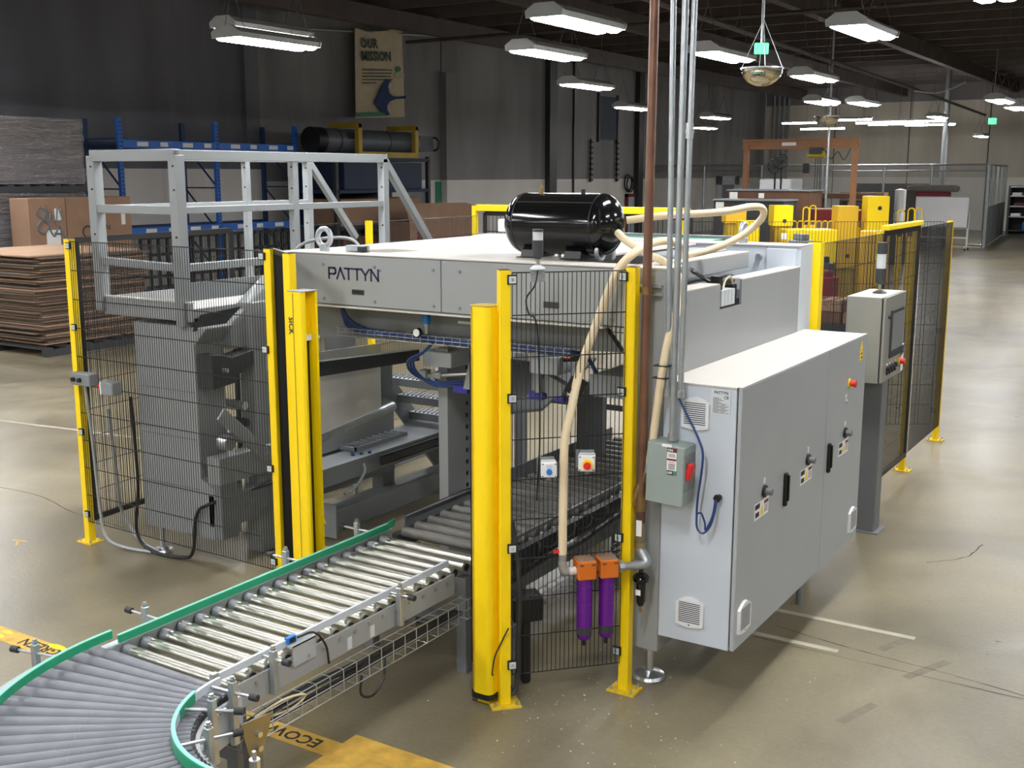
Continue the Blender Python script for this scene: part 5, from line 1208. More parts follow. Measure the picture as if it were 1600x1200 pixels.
rail((-6.5, 5.05, ZT), (-5.70, 5.05, ZT), 0.075); rail((-5.70, 5.05, ZT), (-5.70, 7.17, ZT), 0.065); rail((-6.5, 5.05, ZT), (-6.5, 7.17, ZT))
rail((-6.5, 5.05, 2.37), (-5.70, 5.05, 2.37)); rail((-5.70, 5.05, 2.37), (-5.70, 7.15, 2.37), 0.045); rail((-6.5, 5.05, 2.37), (-6.5, 7.15, 2.37), 0.045)
rail((-6.5, 5.05, 2.02), (-5.70, 5.05, 2.0), 0.05); rail((-5.70, 5.05, 2.0), (-5.70, 6.15, 2.0), 0.05)
part('brace', B().bar((-6.5, 7.15, ZT), (-6.5, 7.75, 2.05), 0.05), 'rail_grey', t, bevel=0.003)
part('brace', B().bar((-5.70, 7.15, ZT), (-5.70, 7.75, 2.05), 0.055), 'rail_grey', t, bevel=0.003)
part('kick_plate', B().box(-5.72, -5.69, 5.1, 7.15, 1.78, 1.9), 'rail_grey', t)
part('hand_loop', B().tube(smooth_path([(-5.6, 5.9, 1.9), (-5.55, 6.0, 2.1), (-5.3, 6.1, 2.16), (-5.1, 6.1, 2.12), (-4.95, 6.0, 1.9)], 6), 0.012, 8), 'rail_grey', t, True)
# ------------------------------------------------------------------ stairs
t = thing('stairs', 'open grey metal stairs with ribbed treads behind the film unit', 'stairs', (-5.3, 7.2, 0))
for k in range(5):
    y, z = 7.0 + k * 0.155, 1.0 - k * 0.17
    tr_ = part('tread', B().box(-5.6, -5.0, y, y + 0.17, z - 0.02, z), 'grey_pale', t)
    rbs = B()
    for j in range(14): rbs.cbox((-5.57 + j * 0.042, y + 0.085, z + 0.006), (0.012, 0.16, 0.012), rz=0.3)
    part('tread_ribs', rbs, 'grey_dark', tr_)
    part('tread_nose', B().box(-5.6, -5.0, y - 0.01, y, z - 0.06, z), 'grey_dark', tr_)
for x in (-5.63, -4.97): part('stringer', B().bar((x, 6.85, 1.15), (x, 7.85, 0.05), 0.03, 0.16), 'grey_dark', t)
# ------------------------------------------------------------------ electrical cabinet
t = thing('electrical_cabinet', 'large grey two-door electrical cabinet hung on the right side of the machine', 'cabinet', (-2.05, 6.05, 0.29))
CXB, CXD = -1.868, -1.842
part('body', B().box(-2.248, CXB - 0.004, 4.972, 7.13, 0.292, 1.605), 'grey_pale', t, bevel=0.003)
part('roof', B().box(-2.248, CXB - 0.002, 4.965, 7.14, 1.605, 1.612), 'cover_white', t)
part('door_gasket', B().box(CXB - 0.004, CXB + 0.004, 4.99, 7.11, 0.31, 1.595), 'black', t)
CX0, CX1 = CXB + 0.004, CXD
dA = part('door', B().box(CX0, CX1, 4.968, 6.335, 0.296, 1.612), 'grey', t, bevel=0.004)
dB = part('door', B().box(CX0, CX1, 6.341, 7.13, 0.296, 1.612), 'grey', t, bevel=0.004)
part('door_edge', B().box(CX0, CX1 - 0.001, 4.968, 6.335, 1.612, 1.615), 'cover_white', dA)
part('door_edge', B().box(CX0, CX1 - 0.001, 6.341, 7.13, 1.612, 1.615), 'cover_white', dB)
def vent(par, face, u, z, w_, h):
    # face 'X' looks to +X, face 'Y' looks to -Y
    def P_(du, dz, out): return (CX1 + out, u + du, z + dz) if face == 'X' else (u + du, 4.972 - out, z + dz)
    n = 8; top = [(-w_ / 2 + w_ * k / n, h / 2 - 0.03 + 0.03 * math.sin(PI * k / n)) for k in range(n + 1)]; bot = [(w_ / 2 - w_ * k / n, -h / 2 + 0.012 - 0.012 * math.sin(PI * k / n)) for k in range(n + 1)]
    poly = top + bot; N = len(poly)
    vs = [P_(a, c, 0.0) for a, c in poly] + [P_(a * 0.97, c * 0.97, 0.014) for a, c in poly]
    v = part('vent', B().add(vs, [tuple(range(N)), tuple(range(N, 2 * N))] + [(i, (i + 1) % N, N + (i + 1) % N, N + i) for i in range(N)]), 'white_plastic', par)
    b = B()
    for k in range(11):
        dz = -h * 0.31 + k * h * 0.062
        a = P_(-w_ * 0.38, dz - 0.0022, 0.0142); c = P_(w_ * 0.38, dz + 0.0022, 0.0152)
        b.box(a[0], c[0], a[1], c[1], a[2], c[2])
    part('vent_slots', b, 'tile_dark', v)
    a = P_(-0.004, -h * 0.42, 0.0142); c = P_(0.004, -h * 0.42 + 0.006, 0.016); part('vent_catch', B().box(a[0], c[0], a[1], c[1], a[2], c[2]), 'tile_dark', v)
vent(t, 'Y', -2.077, 1.466, 0.145, 0.165); vent(t, 'Y', -2.075, 0.453, 0.15, 0.16)
vent(dA, 'X', 5.085, 0.443, 0.16, 0.165); vent(dB, 'X', 7.0, 0.437, 0.16, 0.165)
# rating plate
rp = part('rating_plate', B().box(-1.999, -1.902, 4.968, 4.972, 1.474, 1.593), 'silver_label', t)
text('lettering', 'PATTYN', 0.019, face_y(-1.985, 4.9675, 1.574), 'ink_dark', rp, 0.0003, bold=0.0004)
text('lettering', 'CE', 0.02, face_y(-1.935, 4.9675, 1.552), 'ink_dark', rp, 0.0003, bold=0.0004)
b = B()
for k in range(14):
    if k > 2 or True: b.box(-1.99, -1.99 + (0.03 + 0.012 * ((k * 7) % 3)), 4.9672, 4.968, 1.553 - k * 0.0055, 1.5548 - k * 0.0055)
    if k > 4: b.box(-1.95, -1.95 + (0.02 + 0.01 * ((k * 5) % 3)), 4.9672, 4.968, 1.553 - k * 0.0055, 1.5548 - k * 0.0055)
part('fine_print', b, 'ink_dark', rp)
# locks, handles, warning labels
def lock(par, y, z):
    o = part('rotary_lock', B().cyl((CX1, y, z), (CX1 + 0.012, y, z), 0.032, 18), 'black', par, True)
    part('lock_knob', B().cyl((CX1 + 0.012, y, z), (CX1 + 0.045, y, z), 0.018, 12), 'grey_dark', o, True)
    part('lock_tag', B().box(CX1, CX1 + 0.003, y - 0.012, y + 0.012, z + 0.04, z + 0.07), 'paper', o)
def danger(par, y, z, w_=0.20, h=0.085):
    o = part('warning_label', B().box(CX1, CX1 + 0.0015, y - w_ / 2, y + w_ / 2, z - h / 2, z + h / 2), 'paper', par)
    part('warning_triangle', B().prism([(y - 0.02, z - 0.03), (y + 0.03, z - 0.03), (y + 0.005, z + 0.02)], 'X', CX1 + 0.0015, CX1 + 0.0025), 'yellow', o)
    part('label_block', B().box(CX1 + 0.0015, CX1 + 0.0025, y - w_ / 2 + 0.005, y - 0.03, z + 0.012, z + h / 2 - 0.005), 'ink_dark', o)
    part('label_red', B().box(CX1 + 0.0015, CX1 + 0.0025, y + 0.035, y + w_ / 2 - 0.006, z + 0.016, z + h / 2 - 0.008), 'red_dark', o)
    b = B()
    for k in range(4): b.box(CX1 + 0.0015, CX1 + 0.0022, y + 0.04, y + w_ / 2 - 0.012, z - 0.026 + k * 0.01, z - 0.0225 + k * 0.01)
    b.box(CX1 + 0.0015, CX1 + 0.0022, y - w_ / 2 + 0.012, y - 0.035, z - 0.03, z - 0.005)
    part('fine_print', b, 'ink_dark', o)
def handle(par, y, z0, z1):
    o = part('door_handle', B().box(CX1, CX1 + 0.02, y - 0.014, y + 0.014, z0, z1), 'black', par, bevel=0.006)
    part('handle_lever', B().box(CX1 + 0.02, CX1 + 0.03, y - 0.009, y + 0.009, z0 + 0.03, z1 - 0.012), 'black_gloss', o, bevel=0.004)
lock(dA, 5.316, 1.03); danger(dA, 5.29, 0.945); lock(dA, 6.013, 1.042); danger(dA, 6.0, 0.957); handle(dA, 5.632, 0.872, 1.055)
handle(dB, 6.40, 0.88, 1.058); lock(dB, 6.731, 1.055); danger(dB, 6.72, 0.965)
es = part('emergency_stop', B().cyl((CX1, 6.78, 1.352), (CX1 + 0.006, 6.78, 1.352), 0.03, 18), 'yellow', dB, True)
part('stop_button', B().cyl((CX1 + 0.006, 6.78, 1.352), (CX1 + 0.035, 6.78, 1.352), 0.018, 14).cyl((CX1 + 0.03, 6.78, 1.352), (CX1 + 0.042, 6.78, 1.352), 0.022, 14), 'red', es, True)
ks = part('key_switch', B().cyl((CX1, 6.721, 1.25), (CX1 + 0.015, 6.721, 1.25), 0.015, 12), 'steel', dB, True)
part('switch_tag', B().box(CX1, CX1 + 0.002, 6.708, 6.734, 1.27, 1.295), 'paper', ks)
part('triangle_label', B().prism([(6.985, 1.53), (7.04, 1.53), (7.013, 1.585)], 'X', CX1, CX1 + 0.002).box(CX1, CX1 + 0.002, 6.985, 7.04, 1.46, 1.525), 'yellow', dB)
part('triangle_print', B().box(CX1 + 0.002, CX1 + 0.003, 6.995, 7.03, 1.5, 1.508).box(CX1 + 0.002, CX1 + 0.003, 6.995, 7.03, 1.475, 1.483), 'ink_dark', dB)
part('under_foot', B().cyl((-2.0, 6.5, 0.2), (-2.0, 6.5, 0.29), 0.03, 12).cyl((-2.0, 6.5, 0.0), (-2.0, 6.5, 0.2), 0.02, 12), 'grey_mid', t, True)
# cable hook on cabinet flank
part('cable_gland', B().cyl((-1.943, 4.972, 1.067), (-1.943, 4.945, 1.067), 0.016, 8).cyl((-1.943, 4.95, 1.067), (-1.943, 4.94, 1.067), 0.02, 6), 'black', t)
one('blue_cable', B().tube(smooth_path([(-1.943, 4.938, 1.06), (-1.946, 4.925, 1.0), (-1.965, 4.92, 0.93), (-2.0, 4.92, 0.89), (-2.03, 4.92, 0.91), (-2.035, 4.92, 0.97), (-2.03, 4.915, 1.06), (-2.012, 4.91, 1.2), (-2.01, 4.91, 1.29), (-2.03, 4.91, 1.35), (-2.07, 4.915, 1.42), (-2.115, 4.92, 1.49), (-2.145, 4.92, 1.545)], 8), 0.0055, 6)
    .tube(smooth_path([(-1.948, 4.938, 1.06), (-1.955, 4.92, 0.98), (-1.985, 4.918, 0.91), (-1.99, 4.916, 0.945), (-2.01, 4.915, 0.99), (-2.03, 4.915, 0.985)], 8), 0.005, 6), 'blue_hose', 'thin blue cable looping over the disconnect box to a black gland on the cabinet', 'cable', smooth=True)
# ------------------------------------------------------------------ disconnect box
t = thing('disconnect_switch', 'grey-green disconnect switch box with red lever on the cabinet flank', 'switch box', (-2.16, 4.9, 1.03))
db = part('box', B().prism([(-2.27, 1.035), (-2.075, 1.028), (-2.07, 1.32), (-2.262, 1.335)], 'Y', 4.83, 4.965), 'grey_mid', t, bevel=0.004)
MATS_ = mat('box_green', (146, 158, 152), 0.45, 0, 0.04, 3)
db.data.materials[0] = MATS_
part('label_on', B().box(-2.157, -2.124, 4.826, 4.83, 1.295, 1.315), 'ink_dark', t); part('label_on_red', B().box(-2.124, -2.108, 4.826, 4.83, 1.295, 1.315), 'red_dark', t)
text('lettering', 'ON', 0.018, face_y(-2.155, 4.8255, 1.299), 'paper', t, 0.0003, bold=0.0005)
part('label_white', B().box(-2.157, -2.108, 4.827, 4.83, 1.205, 1.295), 'paper', t)
part('label_red', B().box(-2.157, -2.108, 4.826, 4.827, 1.254, 1.263).box(-2.15, -2.115, 4.826, 4.827, 1.235, 1.238).box(-2.15, -2.115, 4.826, 4.827, 1.245, 1.247), 'red_dark', t)
b = B()
for k in range(5): b.box(-2.15, -2.116, 4.826, 4.827, 1.21 + k * 0.005, 1.212 + k * 0.005)
for k in range(3): b.box(-2.15, -2.116, 4.826, 4.827, 1.272 + k * 0.006, 1.274 + k * 0.006)
part('fine_print', b, 'ink_dark', t)
part('label_off', B().box(-2.157, -2.124, 4.826, 4.83, 1.183, 1.205), 'ink_dark', t); part('label_off_green', B().box(-2.124, -2.108, 4.826, 4.83, 1.183, 1.205), 'banner_green', t)
text('lettering', 'OFF', 0.016, face_y(-2.156, 4.8255, 1.188), 'paper', t, 0.0003, bold=0.0005)
part('small_label', B().box(-2.185, -2.135, 4.827, 4.83, 1.322, 1.338) if False else B().box(-2.185, -2.135, 4.827, 4.83, 1.318, 1.332), 'paper', t)
lv = part('lever', B().cbox((-2.058, 4.87, 1.2), (0.03, 0.035, 0.085), ry=0.25), 'red', t, bevel=0.006)
part('lever_plate', B().box(-2.073, -2.068, 4.84, 4.95, 1.1, 1.28), 'grey_mid', t)
# ------------------------------------------------------------------ conduits, copper pipe, clamps
YP = 4.9
on2 = lambda u: Vector((P1[0] + dv.x * u + nv.x * 0.065, P1[1] + dv.y * u + nv.y * 0.065, 0.693))
for (x0, x1, z0, r, lb) in ((-2.195, -2.216, 1.55, 0.0135, 'left one of three steel conduits rising to the ceiling'), (-2.165, -2.157, 1.335, 0.0155, 'middle one of three steel conduits, ending at the disconnect box'), (-2.128, -2.112, 1.55, 0.0135, 'right one of three steel conduits, with a coupling')):
    t = thing('conduit', lb, 'conduit', (x0, YP, z0), 'three steel conduits')
    part('pipe', B().cyl((x0, YP, z0), (x0 + (x1 - x0) * 2.9, YP, 6.985), r, 14), 'galv', t, True)
    part('fitting', B().cyl((x0, YP, z0), (x0, YP, z0 + 0.035), r + 0.006, 14), 'steel', t, True)
    if x0 == -2.128: part('coupling', B().cyl((x0 + .008, YP, 2.76), (x0 + .008, YP, 2.83), r + 0.005, 14).cyl((x0 + .008, YP, 2.785), (x0 + .008, YP, 2.80), r + 0.009, 14), 'steel', t, True)
t = thing('copper_pipe', 'copper-coloured pipe rising in front of the machine corner column', 'pipe', (-2.31, YP, 1.1))
part('pipe', B().cyl((-2.318, YP - 0.01, 1.02), (-2.285, YP - 0.01, 6.985), 0.0215, 18), 'copper', t, True)
part('clamp', B().cyl((-2.316, YP - 0.01, 2.035), (-2.316, YP - 0.01, 2.07), 0.0245, 16), 'brass', t, True)
part('strut_channel', B().box(-2.38, -2.262, 4.93, 4.968, 2.025, 2.035).box(-2.38, -2.262, 4.93, 4.968, 2.065, 2.075).box(-2.38, -2.262, 4.96, 4.968, 2.03, 2.07).box(-2.38, -2.372, 4.93, 4.96, 2.03, 2.07), 'galv', t)
part('shut_off_valve', B().cyl((-2.318, YP - 0.01, 0.96), (-2.318, YP - 0.01, 1.06), 0.028, 10).cyl((-2.345, YP - 0.015, 1.03), (-2.30, YP + 0.0, 1.16), 0.024, 12).cyl((-2.355, YP - 0.02, 0.985), (-2.34, YP - 0.01, 1.04), 0.02, 6), 'brass', t, True)
part('hose_barb', B().cyl((-2.30, YP, 1.16), (-2.285, YP + 0.002, 1.2), 0.02, 12), 'galv', t, True)
part('old_pipe', B().cyl((-2.318, YP - 0.01, 0.88), (-2.318, YP - 0.01, 0.98), 0.022, 14), 'rust_pipe', t, True)
part('lower_valve', B().cyl((-2.318, YP - 0.01, 0.78), (-2.318, YP - 0.01, 0.90), 0.024, 10).cyl((-2.318, YP - 0.01, 0.77), (-2.318, YP - 0.01, 0.80), 0.03, 6), 'zinc_olive', t, True)
part('valve_lever', B().box(-2.323, -2.295, YP - 0.05, YP - 0.044, 0.84, 0.92), 'paper', t)
part('side_bracket', B().box(-2.37, -2.262, 4.93, 4.965, 1.05, 1.08), 'galv', t)
part('elbow', B().tube(smooth_path([(-2.318, YP - 0.01, 0.78), (-2.312, YP - 0.012, 0.755), (-2.29, YP - 0.015, 0.73), (-2.275, YP - 0.025, 0.705), (-2.295, YP - 0.045, 0.695), (-2.33, YP - 0.072, 0.695)], 6), 0.025, 12), 'galv', t, True)
part('nipple', B().cyl((-2.30, YP - 0.05, 0.695), on2(0.55), 0.02, 12), 'galv', t, True)
part('union_nut', B().cyl(on2(0.59), on2(0.565), 0.031, 8), 'galv', t, True)
# drain trap under the elbow
t = thing('drain_trap', 'small black bowl drain trap hanging beneath the pipe elbow', 'trap', (-2.30, 4.87, 0.36))
part('bowl', B().lathe([(0.0, 0.40), (0.014, 0.40), (0.024, 0.425), (0.026, 0.52), (0.04, 0.53), (0.042, 0.55), (0.03, 0.565), (0.012, 0.575), (0.012, 0.60)], (-2.3, 4.87, 0.075), 'Z', 20), 'black_gloss', t, True)
part('label', B().cbox((-2.302, 4.843, 0.55), (0.026, 0.003, 0.028)), 'paper', t)
part('drain_tip', B().cyl((-2.3, 4.87, 0.44), (-2.3, 4.87, 0.475), 0.008, 8), 'brass', t, True)
# purple filters
fdir = Vector((-dv.x, -dv.y, 0)); fn = Vector((nv.x, nv.y, 0)); ra = ang
def on_panel(u, off, z): return Vector((P1[0] + dv.x * u + nv.x * off, P1[1] + dv.y * u + nv.y * off, z))
zt = 0.70
for u, lb in ((0.506, 'right one of two purple air filters with orange heads'), (0.391, 'left one of two purple air filters with orange heads')):
    c = on_panel(u, 0.065, 0)
    t = thing('air_filter', lb, 'filter', (c.x, c.y, 0.3), 'purple air filters')
    hd = part('filter_head', B().cbox((c.x, c.y, zt), (0.094, 0.10, 0.095), rz=ra), 'orange_cap', t, bevel=0.006)
    part('head_top', B().cbox((c.x, c.y, zt + 0.0485), (0.082, 0.088, 0.004), rz=ra), 'cardboard', hd)
    for a_ in (-0.03, 0.03):
        q = c + fn * 0.051 + fdir * a_; part('head_notch', B().cbox((q.x, q.y, zt + 0.03), (0.02, 0.004, 0.007), rz=ra), 'wood_dark', hd)
    part('cylinder', B().lathe([(0, 0.335), (0.028, 0.335), (0.037, 0.35), (0.0385, 0.385), (0.039, 0.655), (0.0, 0.655)], (c.x, c.y, 0), 'Z', 22), 'purple', t, True)
    for z in (0.52, 0.61): part('groove', B().cyl((c.x, c.y, z), (c.x, c.y, z + 0.0015), 0.0394, 22), 'ink', t)
    part('label', B().lathe([(0.0387, 0.365), (0.0394, 0.365), (0.0394, 0.40), (0.0387, 0.40)], (c.x, c.y, 0), 'Z', 22), 'charcoal', t)
    part('drain_tip', B().cyl((c.x, c.y, 0.30), (c.x, c.y, 0.335), 0.011, 10), 'black', t, True)
    n1 = c + fdir * 0.047; n2 = c + fdir * (0.068 if u > 0.45 else 0.085)
    part('nipple', B().cyl((n1.x, n1.y, zt - 0.008), (n2.x, n2.y, zt - 0.008), 0.02, 12), 'brass' if u > 0.45 else 'white_plastic', t, True)
e0 = on_panel(0.308, 0.065, zt - 0.008); e1 = on_panel(0.29, 0.065, zt - 0.006); ez = on_panel(0.278, 0.062, zt + 0.045)
t = thing('hose_elbow', 'galvanised elbow with red valve tap joining the beige hose to the left filter', 'elbow', (e1.x, e1.y, 0.68))
part('elbow', B().tube(smooth_path([e0, e1, on_panel(0.28, 0.064, zt + 0.012), ez], 6), 0.023, 12), 'galv', t, True)
part('valve', B().cyl(ez, ez + Vector((0, 0, 0.04)), 0.019, 12), 'galv', t, True)
part('tap', B().cbox(ez + fdir * 0.03 + Vector((0, 0, 0.05)), (0.035, 0.014, 0.014), rz=ra), 'red', t)
# beige hoses
one('beige_hose', B().tube(smooth_path([ez + Vector((0, 0, 0.035)), on_panel(0.28, 0.055, 0.95), on_panel(0.285, 0.045, 1.115), on_panel(0.289, 0.045, 1.337), on_panel(0.323, 0.035, 1.49), on_panel(0.375, 0.0, 1.67), on_panel(0.444, -0.03, 1.834), on_panel(0.514, -0.05, 2.0), on_panel(0.585, -0.06, 2.15), (-2.42, 4.97, 2.225), (-2.42, 5.15, 2.26), (-2.43, 5.4, 2.26), (-2.46, 5.6, 2.22), (-2.5, 5.7, 2.16)], 8), 0.021, 12), 'hose', 'beige air hose running up from the purple filters and over the machine edge', 'hose', 'beige air hoses', smooth=True)
one('beige_hose', B().tube(smooth_path([(-2.285, 4.902, 1.19), (-2.262, 4.895, 1.35), (-2.235, 4.885, 1.55), (-2.205, 4.88, 1.75), (-2.195, 4.93, 1.9), (-2.2, 5.05, 2.0), (-2.24, 5.1, 2.1), (-2.32, 5.13, 2.165), (-2.45, 5.2, 2.20), (-2.6, 5.25, 2.26), (-2.68, 5.3, 2.30)], 8), 0.02, 12), 'hose', 'beige air hose dropping in front of the cabinet corner to the brass valve', 'hose', 'beige air hoses', smooth=True)
one('beige_hose', B().tube(smooth_path([(-2.68, 5.4, 2.36), (-2.5, 5.5, 2.385), (-2.3, 5.75, 2.40), (-2.2, 5.95, 2.425), (-2.17, 6.05, 2.41), (-2.19, 6.08, 2.35), (-2.28, 6.02, 2.26), (-2.4, 5.9, 2.19), (-2.5, 5.8, 2.16)], 8), 0.02, 12), 'hose', 'beige air hose looping out behind the conduits from the black tank', 'hose', 'beige air hoses', smooth=True)
for (x, y, z) in ((-2.2155, 4.882, 1.70), (-2.222, 4.884, 1.64)): one('cable_tie', B().cbox((x, y, z), (0.075, 0.05, 0.006)), 'black', 'black cable tie strapping the beige hose to the conduit, %s' % ('upper' if z > 1.67 else 'lower'), 'cable tie')
# ------------------------------------------------------------------ black air tank
TY, TZ, TR = 5.36, 2.335, 0.165
t = thing('air_tank', 'glossy black horizontal air tank on top of the machine', 'tank', (-3.05, TY, 2.152))
prof = [(0, -3.375)]
xa, xb = -3.27, -2.80
prof = [(TR * math.sin(k * PI / 20), xa - 0.105 * math.cos(k * PI / 20)) for k in range(11)] + [(TR * math.cos(k * PI / 20), xb + 0.105 * math.sin(k * PI / 20)) for k in range(11)]
part('vessel', B().lathe(prof, (0, TY, TZ), 'X', 40), 'black_gloss', t, True)
for x in (xa, xb): part('weld_seam', B().cyl((x - 0.003, TY, TZ), (x + 0.003, TY, TZ), TR + 0.0015, 40), 'black', t, True)
part('weld_seam', B().box(xa, xb, TY - 0.118, TY - 0.112, TZ + 0.115, TZ + 0.121), 'black', t)
for x in (-3.2, -2.93): part('saddle_foot', B().prism([(TY - 0.1, 2.156), (TY + 0.1, 2.156), (TY + 0.08, 2.22), (TY - 0.08, 2.22)], 'X', x - 0.05, x + 0.05).box(x - 0.06, x + 0.06, TY - 0.13, TY + 0.13, 2.152, 2.158), 'black', t)
part('top_port', B().cyl((-3.18, TY, TZ + TR - 0.005), (-3.18, TY, TZ + TR + 0.025), 0.012, 10).cyl((-3.18, TY, TZ + TR + 0.02), (-3.18, TY, TZ + TR + 0.05), 0.007, 8), 'brass', t, True)
part('top_plug', B().cyl((-2.92, TY, TZ + TR - 0.005), (-2.92, TY, TZ + TR + 0.02), 0.012, 8), 'black', t, True)
part('end_port', B().cyl((-2.70, TY, TZ), (-2.685, TY, TZ), 0.016, 12), 'black', t, True)
part('drain_port', B().cyl((-3.05, TY - 0.02, TZ - TR - 0.02), (-3.05, TY - 0.02, TZ - TR + 0.01), 0.01, 8), 'brass', t, True)
# ------------------------------------------------------------------ stack lights
def stack(x, y, z, label, h_pole=0.06, sc=1.0, on='mesh'):
    t = thing('stack_light', label, 'signal light', (x, y, z), 'stack lights')
    part('base', B().lathe([(0, 0), (0.036 * sc, 0), (0.036 * sc, 0.006), (0.016 * sc, 0.02), (0, 0.02)], (x, y, z), 'Z', 20), 'silver_label' if on == 'mesh' else 'charcoal', t, True)
    z1 = z + 0.015 + h_pole
    part('pole', B().cyl((x, y, z + 0.012), (x, y, z1), 0.0085 * sc, 12), 'steel', t, True)
    part('lower_drum', B().cyl((x, y, z1), (x, y, z1 + 0.075 * sc), 0.0255 * sc, 20).cyl((x, y, z1 - 0.012), (x, y, z1), 0.012 * sc, 16, 0.0255 * sc), 'charcoal', t, True)
    z2 = z1 + 0.075 * sc
    k = 1 if on == 'mesh' else 2
    part('clear_lens', B().cyl((x, y, z2), (x, y, z2 + 0.038 * sc * k), 0.025 * sc, 20), 'clear', t, True)
    part('lens_core', B().cyl((x, y, z2), (x, y, z2 + 0.038 * sc * k), 0.012 * sc, 12), 'silver_label', t, True)
    z3 = z2 + 0.038 * sc * k
    part('top_drum', B().cyl((x, y, z3), (x, y, z3 + (0.012 if on == 'mesh' else 0.06) * sc), 0.0255 * sc, 20), 'charcoal', t, True)
sc_ = Vector(P1) + dv * 0.155 + nv * 0.03
stack(sc_.x, sc_.y, 2.165, 'signal light with a clear lens on the front mesh panel before the black tank', 0.045)
t = thing('light_bracket', 'small steel bracket plate clamping the signal light to the front mesh panel', 'bracket', (sc_.x, sc_.y, 2.1))
part('plate', B().cbox((sc_.x, sc_.y, 2.135), (0.07, 0.004, 0.055), rz=ang), 'galv', t)
for a in (-0.025, 0.025):
    for z in (2.118, 2.15): q = Vector((sc_.x, sc_.y)) + dv * a + nv * 0.004; part('screw', B().cyl((q.x, q.y, z), (q.x + nv.x * .006, q.y + nv.y * .006, z), 0.005, 8), 'steel', t)
one('signal_cable', B().tube(smooth_path([(sc_.x, sc_.y, 2.16), (sc_.x - 0.01, sc_.y - 0.01, 2.09), (sc_.x - 0.04, sc_.y - 0.035, 2.03), (sc_.x - 0.03, sc_.y - 0.03, 1.96), (sc_.x, sc_.y, 1.88), (sc_.x + 0.01, sc_.y + 0.01, 1.4), (sc_.x + 0.0, sc_.y, 1.05)], 8), 0.004, 6), 'black', 'thin black cable hanging from the front signal light', 'cable', smooth=True)
# ------------------------------------------------------------------ push-button boxes on the fence
def button_box(c, rz, label, kind, size=0.075):
    R = Matrix.Rotation(rz, 3, 'Z'); c = Vector(c); t = thing('button_box', label, 'button box', tuple(c), 'push-button boxes')
    V_ = lambda a, b_, d: c + R @ Vector((a, b_, d))
    part('enclosure', B().cbox(V_(0, 0, 0), (size, 0.07, size), rz=rz), 'white_plastic' if kind != 'twin' else 'grey_mid', t, bevel=0.005)
    part('back_plate', B().cbox(V_(-0.012, 0.04, 0.006), (size * 1.12, 0.012, size * 1.12), rz=rz), 'grey_mid', t)
    if kind != 'twin':
        for a in (-1, 1):
            for d in (-1, 1): part('corner_screw', B().cyl(V_(a * size * 0.4, -0.034, d * size * 0.4), V_(a * size * 0.4, -0.037, d * size * 0.4), 0.0035, 8), 'ink_dark', t)
        part('cable_gland', B().cyl(V_(0, 0, -size / 2), V_(0, 0, -size / 2 - 0.02), 0.01, 10), 'grey_mid', t, True)
    if kind == 'stop':
        part('stop_ring', B().cyl(V_(0.004, -0.034, -0.003), V_(0.004, -0.045, -0.003), 0.025, 22), 'yellow', t, True)
        part('stop_button', B().cyl(V_(0.004, -0.045, -0.003), V_(0.004, -0.062, -0.003), 0.013, 16).cyl(V_(0.004, -0.06, -0.003), V_(0.004, -0.075, -0.003), 0.018, 18), 'red', t, True)
    elif kind == 'reset':
        part('button_tag', B().cbox(V_(0, -0.036, 0.018), (0.024, 0.004, 0.016), rz=rz), 'silver_label', t)
        part('blue_button', B().cyl(V_(0, -0.034, -0.007), V_(0, -0.048, -0.007), 0.014, 18), 'blue', t, True)
    else:
        for a in (-0.03, 0.03):
            part('push_button', B().cyl(V_(a, -0.034, 0), V_(a, -0.05, 0), 0.014, 12), 'black', t, True)
            part('button_tag', B().cbox(V_(a - 0.022, -0.036, 0), (0.014, 0.003, 0.014), rz=rz), 'paper', t)
q1 = Vector(P1) + dv * 0.205 + nv * 0.06; q2 = Vector(P1) + dv * 0.397 + nv * 0.06
button_box((q1.x, q1.y, 1.215), ang - 0.2, 'white box with a blue reset button on the front mesh panel', 'reset')
button_box((q2.x, q2.y, 1.235), ang - 0.35, 'white box with a red emergency stop on the front mesh panel', 'stop', 0.08)
tb = thing('button_box', 'grey box with two black push buttons on the left yellow post', 'button box', (-6.6, 4.89, 1.2), 'push-button boxes')
part('enclosure', B().box(-6.66, -6.46, 4.86, 4.94, 1.17, 1.255), 'grey_mid', tb, bevel=0.006)
for x in (-6.62, -6.555):
    part('push_button', B().cyl((x, 4.86, 1.21), (x, 4.842, 1.21), 0.016, 12), 'black', tb, True); part('button_tag', B().box(x - 0.03, x - 0.015, 4.857, 4.86, 1.203, 1.217), 'paper', tb)
tb = thing('button_box', 'grey box with an emergency stop facing left on the left mesh fence', 'button box', (-6.3, 4.87, 1.15), 'push-button boxes')
part('enclosure', B().box(-6.32, -6.20, 4.84, 4.92, 1.135, 1.225), 'grey_mid', tb, bevel=0.006)
part('face_plate', B().box(-6.33, -6.32, 4.842, 4.918, 1.137, 1.223), 'white_plastic', tb)
part('stop_ring', B().cyl((-6.33, 4.88, 1.18), (-6.342, 4.88, 1.18), 0.028, 18), 'yellow', tb, True)
part('stop_button', B().cyl((-6.342, 4.88, 1.18), (-6.36, 4.88, 1.18), 0.013, 14).cyl((-6.36, 4.88, 1.18), (-6.375, 4.88, 1.18), 0.02, 16), 'red', tb, True)
one('post_cable', B().tube(smooth_path([(-6.56, 4.9, 1.17), (-6.55, 4.92, 0.8), (-6.53, 4.93, 0.3), (-6.48, 4.93, 0.08), (-6.3, 4.95, 0.03), (-6.1, 5.0, 0.02)], 8), 0.011, 8), 'galv', 'grey cable hanging from the twin button box down to the floor', 'cable', smooth=True)
